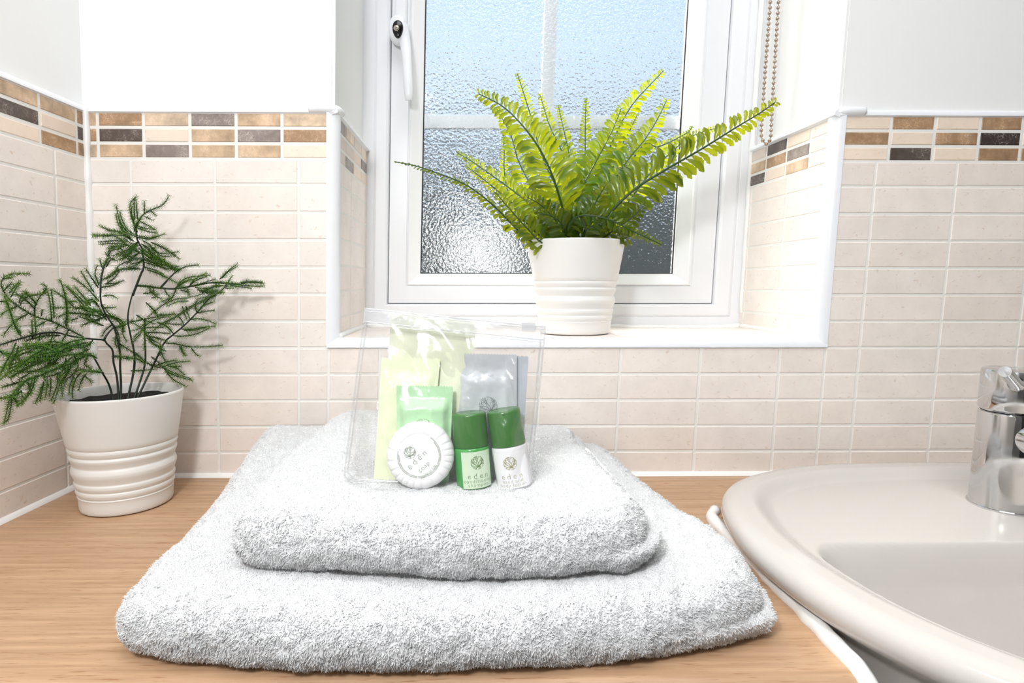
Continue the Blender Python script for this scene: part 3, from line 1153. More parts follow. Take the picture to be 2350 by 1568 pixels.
def make_towel(name, mid, hfun, z0fun, label, hem_pts, group, roundness, right_split, seed, hair_n, dens):
    """mid: outline at half thickness; the surface is a rolled slab whose right side shows two folded edges"""
    cont = resample(spline(mid, 12, True), n=900, closed=True)
    cen = cont.mean(0)
    T = np.roll(cont, -3, 0) - np.roll(cont, 3, 0)
    T /= np.linalg.norm(T, axis=1)[:, None]
    Nn = np.stack([T[:, 1], -T[:, 0]], 1)
    if ((cont[0] - cen) @ Nn[0]) < 0:
        Nn = -Nn
    loops = []
    nt_ = 34
    for k in range(nt_ + 1):
        a = -math.pi / 2 + math.pi * k / nt_
        row = []
        for (x, y), nn in zip(cont, Nn):
            H = hfun(x, y)
            B = z0fun(x, y)
            R_ = min((H - B) / 2, roundness)
            ins = -R_ * (1 - math.cos(a))
            zz_ = B + (H - B) * 0.5 * (1 + math.sin(a))
            side = max(0.0, nn[0]) ** 1.5 * (1 if x > cen[0] else 0)
            # fold line on the open right side
            tt = 0.5 * (1 + math.sin(a))
            if right_split:
                ins += side * (0.0085 * (1 - sstep(0.42, 0.5, tt)) - 0.0020 * math.exp(-((tt - 0.46) / 0.05) ** 2) * 1.5)
            p = np.array((x, y)) + nn * ins
            row.append((p[0], p[1], zz_))
        loops.append(row)
    top = np.array([(p[0], p[1]) for p in loops[-1]])
    nl = 120
    for k in range(1, nl + 1):
        t = k / nl
        Q = cen + (top - cen) * (1 - t * 0.998)
        loops.append([(q[0], q[1], hfun(q[0], q[1])) for q in Q])
    # soft lumps and pile clumps, along the outward direction
    LP = np.array(loops)
    c3 = np.array((cen[0], cen[1], 0.0))
    out = []
    for i in range(LP.shape[0]):
        row = []
        for j in range(LP.shape[1]):
            p = LP[i, j]
            v = Vector((p[0] * 1.0, p[1], p[2]))
            if i <= nt_:
                a = -math.pi / 2 + math.pi * i / nt_
                n3 = np.array((Nn[j, 0] * math.cos(a), Nn[j, 1] * math.cos(a), math.sin(a)))
                ed = 1.0
            else:
                n3 = np.array((0, 0, 1.0))
                ed = 0.75
            dd = 0.0022 * noise.noise(v * 42 + Vector((seed, 0, 0))) + 0.0013 * noise.noise(v * 190 + Vector((0, seed, 0))) + 0.0008 * abs(noise.noise(v * 420))
            if a < -1.2 and i <= nt_:
                dd *= 0.3
            row.append(p + n3 * dd * ed)
        out.append(row)
    mb = MB()
    mb.loft(out, 0, True, True, True)
    # terry pile: short bent tufts of yarn standing on the cloth
    S = np.array(out)
    S = S[3:]
    A, B_, C_, D_ = S[:-1], np.roll(S, -1, 1)[:-1], np.roll(S, -1, 1)[1:], S[1:]
    nrm = np.cross(B_ - A, D_ - A).reshape(-1, 3)
    ar = np.linalg.norm(nrm, axis=1)
    nrm = nrm / (ar[:, None] + 1e-15)
    ctr = (A + B_ + C_ + D_).reshape(-1, 3) / 4
    ar = ar * dens(ctr)
    flip = np.where(((ctr - np.array((cen[0], cen[1], z0fun(cen[0], cen[1])))) * nrm).sum(1) < 0, -1.0, 1.0)
    nrm = nrm * flip[:, None]
    pk = RNG.choice(len(ar), size=hair_n, p=ar / ar.sum())
    fu, fv = RNG.random(hair_n)[:, None], RNG.random(hair_n)[:, None]
    Af, Bf, Df = A.reshape(-1, 3)[pk], B_.reshape(-1, 3)[pk], D_.reshape(-1, 3)[pk]
    P0 = Af + (Bf - Af) * fu + (Df - Af) * fv
    N0 = nrm[pk]
    # clumps lean together: direction from a smooth pseudo-random field plus jitter
    q = P0 * 330.0
    fld = np.stack([np.sin(q[:, 0] * 1.0 + 1.7 * np.sin(q[:, 1] * 0.8 + seed)), np.sin(q[:, 1] * 1.1 + 1.9 * np.sin(q[:, 2] * 0.9 + q[:, 0] * 0.5)), np.sin(q[:, 2] * 1.2 + 1.5 * np.sin(q[:, 0] * 0.7))], 1)
    dr = N0 * 1.15 + fld * 0.45 + RNG.normal(0, 0.42, (hair_n, 3))
    dr /= np.linalg.norm(dr, axis=1)[:, None]
    bend = RNG.normal(0, 0.55, (hair_n, 3)) + np.array((0, 0, -0.35))
    Ls = ((0.0008 + 0.0007 * RNG.random(hair_n)) * np.where(N0[:, 2] > 0.8, 0.7, 1.35))[:, None]
    P1 = P0 + dr * Ls * 0.5
    P2 = P1 + (dr + bend * 0.7) / np.linalg.norm(dr + bend * 0.7, axis=1)[:, None] * Ls * 0.5
    P0 = P0 - N0 * 0.0003
    sd = np.cross(dr, RNG.normal(0, 1, (hair_n, 3)))
    sd /= np.linalg.norm(sd, axis=1)[:, None] + 1e-12
    s2 = np.cross(dr, sd)
    wr = (0.00016 + 0.00008 * RNG.random(hair_n))[:, None]
    VV = []
    for Pc, k_ in ((P0, 1.0), (P1, 1.15), (P2, 0.55)):
        for t in (0, 2.094, 4.189):
            VV.append(Pc + (sd * math.cos(t) + s2 * math.sin(t)) * wr * k_)
    VV = np.stack(VV, 1).reshape(-1, 3)
    b0 = len(mb.v)
    base_i = b0 + 9 * np.arange(hair_n)
    FF = []
    for r_ in (0, 1):
        for c_ in range(3):
            d_ = (c_ + 1) % 3
            FF.append(np.stack([base_i + 3 * r_ + c_, base_i + 3 * r_ + d_, base_i + 3 * r_ + 3 + d_, base_i + 3 * r_ + 3 + c_], 1))
    FF = np.concatenate(FF)
    mb.v.extend(map(tuple, VV.tolist()))
    mb.f.extend(map(tuple, FF.tolist()))
    mb.f.extend([(i + 6, i + 7, i + 8) for i in base_i.tolist()])
    nf = len(FF) + hair_n
    mb.m.extend([0] * nf)
    mb.c.extend([(1, 1, 1)] * nf)
    base = (float(cen[0]), float(cen[1]), float(z0fun(cen[0], cen[1])))
    root = empty(name, base, label, 'towel', group)
    ob = mb.build('towelling', M['towel'], root)
    # woven hem along the right edge
    mb = MB()
    P = resample(spline(hem_pts, 10), step=0.003)
    loops = []
    for i, p in enumerate(P):
        q = noise.noise(Vector((i * 0.3, seed, 2))) * 0.0005
        loops.append([(p[0] - 0.0022 + q, p[1], p[2] - 0.0065), (p[0] + 0.0010 + q, p[1], p[2] - 0.0050), (p[0] + 0.0016 + q, p[1], p[2]), (p[0] + 0.0006 + q, p[1], p[2] + 0.0045), (p[0] - 0.0030 + q, p[1], p[2] + 0.0058)])
    mb.loft(loops, 0, True, True, True)
    mb.build('hem', M['hem'], root)
    return root


def hbig(x, y):
    t = float(sstep(-0.30, -0.02, y))
    sx_ = float(sstep(0.15, 0.52, x))
    return 0.0350 + t * (0.0245 - 0.019 * sx_)


def hsmall(x, y):
    t = float(sstep(-0.29, -0.04, y))
    sx_ = float(sstep(0.30, 0.48, x))
    return 0.0700 + 0.002 * t + t * (0.0 - 0.015 * sx_) + 0.0025 * math.exp(-((x - 0.27) / 0.03) ** 2) * t


BIG = [(0.177, -0.024), (0.180, -0.055), (0.190, -0.11), (0.200, -0.175), (0.204, -0.245), (0.209, -0.286), (0.228, -0.302), (0.29, -0.311), (0.355, -0.3145), (0.44, -0.311), (0.50, -0.302),
       (0.540, -0.288), (0.555, -0.268), (0.556, -0.22), (0.533, -0.143), (0.520, -0.06), (0.511, -0.026), (0.500, -0.013), (0.45, -0.010), (0.33, -0.010), (0.23, -0.010), (0.190, -0.012)]
SMALL = [(0.256, -0.032), (0.253, -0.09), (0.250, -0.16), (0.253, -0.225), (0.259, -0.262), (0.274, -0.275), (0.31, -0.281), (0.37, -0.288), (0.42, -0.289), (0.46, -0.285), (0.482, -0.276),
         (0.493, -0.258), (0.492, -0.215), (0.484, -0.14), (0.476, -0.07), (0.470, -0.026), (0.42, -0.022), (0.33, -0.022), (0.27, -0.022)]
make_towel('bath_towel', BIG, hbig, lambda x, y: 0.0008, 'large folded white terry towel lying on the oak worktop, bottom of the pair',
           [(0.5595, -0.255, 0.012), (0.5580, -0.21, 0.012), (0.5425, -0.143, 0.012), (0.528, -0.07, 0.012)], None, 0.02, True, 3, 190000,
           lambda p: np.where((p[:, 0] > 0.265) & (p[:, 0] < 0.475) & (p[:, 1] > -0.265) & (p[:, 1] < -0.03), 0.02, 1.0) * np.where(p[:, 2] < 0.02, 0.8, 1.0))
make_towel('hand_towel', SMALL, hsmall, lambda x, y: hbig(x, y) + 0.0016, 'smaller folded white terry towel lying on top of the large one',
           [(0.4955, -0.252, 0.050), (0.4950, -0.225, 0.052), (0.4885, -0.16, 0.052), (0.482, -0.10, 0.052)], None, 0.02, True, 5, 160000, lambda p: np.ones(len(p)))

# ------------------------------------------------------------------ pots
POT = [(0.0, 0.0), (0.034, 0.0), (0.0365, 0.0012), (0.0372, 0.003), (0.0378, 0.0125), (0.0383, 0.0138), (0.0377, 0.0146), (0.0385, 0.0158), (0.0392, 0.0180), (0.0391, 0.0198), (0.0384, 0.0208),
       (0.0392, 0.0222), (0.0399, 0.0240), (0.0399, 0.0262), (0.0391, 0.0275), (0.0396, 0.0292), (0.0415, 0.0340), (0.0418, 0.0365), (0.0409, 0.0395), (0.0400, 0.0410), (0.0411, 0.0440),
       (0.0424, 0.0470), (0.0426, 0.0485), (0.0415, 0.0503), (0.0426, 0.0520), (0.0434, 0.0542), (0.0433, 0.0560), (0.0428, 0.0570), (0.0437, 0.0580), (0.0455, 0.0680), (0.0480, 0.0820),
       (0.0504, 0.0965), (0.0508, 0.0988), (0.0506, 0.0998), (0.0498, 0.1002), (0.0490, 0.0997), (0.0480, 0.0975), (0.0450, 0.0800), (0.0400, 0.0500), (0.036, 0.02), (0.0, 0.016)]


def potp(scale, zs):
    p = [(r_ * scale, z_ * zs) for r_, z_ in POT]
    out = []
    for i in range(len(p) - 1):
        for k in range(3):
            t = k / 3
            out.append((p[i][0] + (p[i + 1][0] - p[i][0]) * t, p[i][1] + (p[i + 1][1] - p[i][1]) * t))
    out.append(p[-1])
    return out


def make_pot(root, c, mat, soil_z, scale=1.0, zs=1.0):
    mb = MB()
    mb.lathe(potp(scale, zs), c, 128)
    mb.build('pot', mat, root, autosmooth=60)
    mb = MB()
    R_ = (0.0355 + soil_z * 0.125) * scale
    loops = []
    for k in range(14):
        rr2 = R_ * (1 - k / 13.05)
        loops.append([(c[0] + rr2 * math.cos(t), c[1] + rr2 * math.sin(t), c[2] + soil_z * zs + 0.002 * noise.noise(Vector((rr2 * 150 * math.cos(t), rr2 * 150 * math.sin(t), 1)))) for t in np.linspace(0, 2 * math.pi, 48, endpoint=False)])
    mb.loft(loops, 0, True, False, True)
    mb.build('soil', M['soil'], root)


FC = np.array((0.4895, 0.064, ZS + 0.0012))
fern = empty('potted_fern', FC, 'bright green artificial fern in a glossy white pot on the window sill', 'potted plant')
make_pot(fern, FC, M['ceramic_pot'], 0.088, 1.05, 1.0)
AC = np.array((0.0760, -0.0715, 0.0001))
asp = empty('potted_asparagus_fern', AC, 'dark green needle-leaved plant in a satin white pot on the worktop, in the corner', 'potted plant')
make_pot(asp, AC, M['matte_pot'], 0.0915, 0.95, 1.01)

# ------------------------------------------------------------------ fern fronds


def frond(path, ys, Lmax, w=0.30, thick=1.0, tone=1.0, base_skip=0.08, facing=None, wid=1.0, tip_frac=0.16, seed=0):  # tone carries the painted backlight and shade of each frond
    rg = random.Random(seed)
    n = len(path)
    pts = []
    for i, (u, v) in enumerate(path):
        t = i / (n - 1)
        y = np.interp(t, np.linspace(0, 1, len(ys)), ys)
        pts.append(at_y(u, v, y))
    P = resample(spline(pts, 10), step=0.0016)
    N_ = len(P)
    mb = MB()
    rad = [0.00092 * thick * (1 - 0.75 * i / N_) + 0.0002 for i in range(N_)]
    mb.tube(P[::2], rad[::2], 6, 1, col=(tone,) * 3)
    arc = np.r_[0, np.cumsum(np.linalg.norm(np.diff(P, axis=0), axis=1))]
    tot = arc[-1]
    s_ = tot * base_skip
    k = 0
    while s_ < tot * 0.995:
        q = s_ / tot
        if q < 0.25:
            Lf = 0.72 + 0.28 * (q / 0.25)
        else:
            Lf = tip_frac + (1 - tip_frac) * (1 - (q - 0.25) / 0.75) ** 0.85
        Ln = Lmax * Lf
        p = np.array([np.interp(s_, arc, P[:, c_]) for c_ in range(3)])
        i = min(N_ - 2, int(np.searchsorted(arc, s_)))
        d = P[min(i + 1, N_ - 1)] - P[max(i - 1, 0)]
        d /= np.linalg.norm(d)
        f = np.array(facing if facing is not None else (CAM - p))
        f = f / np.linalg.norm(f)
        side = np.cross(d, f)
        side /= np.linalg.norm(side)
        nrm = np.cross(side, d)
        for sg in (-1, 1):
            tilt = math.radians(16 + rg.uniform(-9, 9) + 18 * q)
            lift = rg.uniform(-0.25, 0.30)
            dr = side * sg * math.cos(tilt) + d * math.sin(tilt) + nrm * lift
            dr /= np.linalg.norm(dr)
            roll = rg.uniform(-0.45, 0.45)
            wd = np.cross(nrm, dr)
            wd /= np.linalg.norm(wd)
            up_ = np.cross(dr, wd)
            wd = wd * math.cos(roll) + up_ * math.sin(roll)
            up_ = np.cross(dr, wd)
            l2 = Ln * rg.uniform(0.9, 1.08)
            half = max(0.0010, min(0.0032, l2 * w * 0.46 + 0.0003)) * wid
            ns = 9
            cl = lambda t: p + dr * l2 * t + d * (l2 * 0.13 * math.sin(math.pi * t * 0.9)) - up_ * (l2 * 0.22 * t * t)
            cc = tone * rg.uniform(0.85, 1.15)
            prev = None
            for a in range(ns + 1):
                t = a / ns
                if t < 0.14:
                    hw_ = 0.14 + t * 1.2
                else:
                    hw_ = min(1.0, 0.72 + 0.6 * (t - 0.14)) if t < 0.75 else 1.0 - 1.6 * (t - 0.75)
                    hw_ *= 1 + (0.28 if (a % 2) and t > 0.45 else -0.05)
                if a == ns:
                    hw_ = 0.22
                c_ = cl(t)
                L1 = mb.vert(c_ + wd * half * hw_ - up_ * half * 0.30 * hw_)
                L2 = mb.vert(c_ + up_ * half * 0.10)
                L3 = mb.vert(c_ - wd * half * hw_ - up_ * half * 0.30 * hw_)
                if prev:
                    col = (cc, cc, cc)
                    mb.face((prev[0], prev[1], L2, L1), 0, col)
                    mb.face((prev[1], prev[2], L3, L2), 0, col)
                prev = (L1, L2, L3)
        s_ += max(0.0034, min(0.0064, Ln * w * 0.80 + 0.0022)) * wid ** 0.5
        k += 1
    return mb.build('frond', [M['fern'], M['rachis']], fern)


FR = [
    # back row first: image path base -> tip, depths, pinna length
    (([(1330, 552), (1300, 470), (1262, 400), (1238, 340), (1216, 260), (1186, 165)]), (0.08, 0.10, 0.115), 0.017, {}),
    (([(1320, 552), (1312, 440), (1290, 350), (1262, 290), (1238, 214)]), (0.08, 0.10, 0.118), 0.017, {}),
    (([(1325, 552), (1318, 430), (1305, 350), (1294, 300), (1281, 242)]), (0.07, 0.10, 0.112), 0.016, {}),
    (([(1335, 552), (1342, 430), (1343, 360), (1343, 300), (1345, 224)]), (0.07, 0.10, 0.110), 0.016, {}),
    (([(1345, 552), (1390, 430), (1420, 350), (1445, 300), (1463, 262)]), (0.08, 0.10, 0.118), 0.014, {}),
    (([(1290, 552), (1215, 520), (1172, 460), (1158, 400), (1157, 350), (1156, 300)]), (0.09, 0.105, 0.112), 0.012, {}),
    (([(1310, 552), (1255, 505), (1225, 440), (1190, 370), (1172, 310), (1140, 250)]), (0.07, 0.09, 0.10), 0.024, {}),
    # middle
    (([(1350, 552), (1395, 490), (1432, 400), (1480, 330), (1510, 337), (1575, 306), (1590, 288)]), (0.08, 0.09, 0.10), 0.013, {}),
    (([(1370, 552), (1430, 480), (1490, 400), (1540, 350), (1590, 312), (1658, 290)]), (0.08, 0.095, 0.095), 0.015, {}),
    (([(1340, 552), (1352, 470), (1380, 390), (1412, 310), (1450, 242), (1487, 200), (1525, 160)]), (0.06, 0.09, 0.105), 0.024, {}),
    (([(1345, 552), (1368, 480), (1405, 420), (1445, 362), (1480, 320), (1508, 275), (1531, 228)]), (0.06, 0.075, 0.09), 0.026, {}),
    (([(1325, 552), (1322, 480), (1337, 430), (1368, 370), (1400, 310), (1427, 246)]), (0.06, 0.07, 0.085), 0.030, {}),
    (([(1300, 552), (1255, 500), (1180, 440), (1125, 400), (1085, 372), (1048, 350)]), (0.06, 0.07, 0.08), 0.017, {}),
    (([(1290, 552), (1235, 520), (1180, 470), (1120, 420), (1066, 378)]), (0.07, 0.09, 0.095), 0.013, {}),
    # left low one
    (([(1290, 560), (1230, 560), (1190, 530), (1130, 470), (1070, 425), (1000, 396), (950, 380), (905, 371)]), (0.05, 0.03, 0.015, 0.01), 0.014, dict(facing=(0.1, -0.6, 1.0), tone=0.75)),
    (([(1300, 556), (1250, 560), (1215, 530), (1170, 480), (1135, 440)]), (0.04, 0.02, 0.02), 0.018, dict(tone=0.7)),
    # centre front big one
    (([(1305, 556), (1296, 500), (1280, 440), (1258, 380), (1228, 326), (1190, 278), (1150, 242), (1096, 214)]), (0.05, 0.03, 0.025, 0.035), 0.031, dict(thick=1.5)),
    # big right one
    (([(1360, 560), (1385, 520), (1408, 480), (1460, 432), (1530, 388), (1610, 342), (1690, 292), (1740, 262), (1782, 233)]), (0.045, 0.03, 0.015, 0.01), 0.030, dict(thick=1.6, tone=0.8)),
    # inner ones, their shade painted in by a low tone
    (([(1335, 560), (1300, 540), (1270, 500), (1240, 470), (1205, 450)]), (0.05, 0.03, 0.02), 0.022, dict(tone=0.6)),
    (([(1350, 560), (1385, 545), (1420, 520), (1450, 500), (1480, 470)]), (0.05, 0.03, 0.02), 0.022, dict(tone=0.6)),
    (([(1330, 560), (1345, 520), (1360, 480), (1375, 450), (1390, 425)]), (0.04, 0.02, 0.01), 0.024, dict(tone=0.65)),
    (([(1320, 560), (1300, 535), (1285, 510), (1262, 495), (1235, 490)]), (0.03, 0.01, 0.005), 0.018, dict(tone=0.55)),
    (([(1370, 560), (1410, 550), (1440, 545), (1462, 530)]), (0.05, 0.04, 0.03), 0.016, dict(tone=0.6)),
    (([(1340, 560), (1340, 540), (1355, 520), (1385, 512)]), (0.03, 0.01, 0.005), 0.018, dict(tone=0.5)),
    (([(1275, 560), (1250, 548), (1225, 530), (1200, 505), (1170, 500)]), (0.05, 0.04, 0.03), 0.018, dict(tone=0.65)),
    # drooping front one
    (([(1297, 556), (1302, 520), (1320, 500), (1350, 494), (1400, 505), (1450, 530), (1490, 548), (1518, 562)]), (0.03, 0.008, 0.0, 0.0), 0.013, dict(tone=0.7, thick=1.1)),
]
for k, (pth, ys, L_, kw) in enumerate(FR):
    if 'tone' not in kw:
        kw['tone'] = 1.3 if k < 13 else 0.95  # backlight painted into the rear fronds as a lighter tone
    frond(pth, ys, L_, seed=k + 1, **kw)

# ------------------------------------------------------------------ needle-leaved plant


def ZA(p): return (p[0] * 0.24242, 600 + p[1] * 0.24242)
def ZBm(p): return (180 + p[0] * 0.19128, 430 + p[1] * 0.19128)
def ZC(p): return (300 + p[0] * 0.20408, 580 + p[1] * 0.20408)


def depth_of(u, v):
    if u < 250:
        return -0.072 - 0.075 * (1 - u / 250) - 0.012 * max(0, (v - 820) / 150)
    return -0.072 + 0.048 * min(1, (u - 250) / 330)


def to3(f, pts, off):
    out = []
    for i, p in enumerate(pts):
        u, v = f(p)
        out.append(at_y(u, v, depth_of(u, v) + off))
    return out


STEMS = [
    (ZA, [(1110, 1350), (1040, 1190), (960, 1040), (900, 930), (860, 885), (780, 878), (680, 885)]),
    (ZA, [(1165, 1350), (1110, 1120), (1075, 960), (1065, 840), (1000, 770), (985, 745), (860, 735), (680, 710), (540, 675), (400, 680), (200, 730), (0, 790)]),
    (ZA, [(1172, 1350), (1145, 1180), (1137, 1000), (1135, 860), (1085, 640), (1000, 500), (955, 380), (955, 200), (985, 50), (1005, 0)]),
    (ZA, [(985, 745), (1015, 690), (1080, 620)]),
    (ZA, [(1235, 1350), (1260, 1080), (1275, 900), (1240, 720), (1210, 540), (1240, 360), (1305, 180)]),
    (ZBm, [(650, 1300), (700, 1170), (750, 1040), (785, 960), (775, 850), (765, 740), (710, 640), (690, 540), (695, 490), (730, 390), (800, 310), (900, 260)]),
    (ZC, [(8, 1600), (20, 1400), (40, 1200), (30, 1050), (0, 960)]),
    (ZC, [(85, 1600), (145, 1320), (165, 1100), (155, 900), (150, 760)]),
    (ZC, [(105, 1600), (215, 1345), (300, 1170), (380, 1010), (480, 920), (600, 820), (740, 680), (880, 520), (1000, 440), (1100, 360), (1200, 355)]),
    (ZC, [(75, 370), (200, 380), (340, 400), (500, 405), (700, 375), (900, 340), (1100, 350), (1240, 360)]),
    (ZC, [(330, 400), (480, 240), (550, 190)]),
]
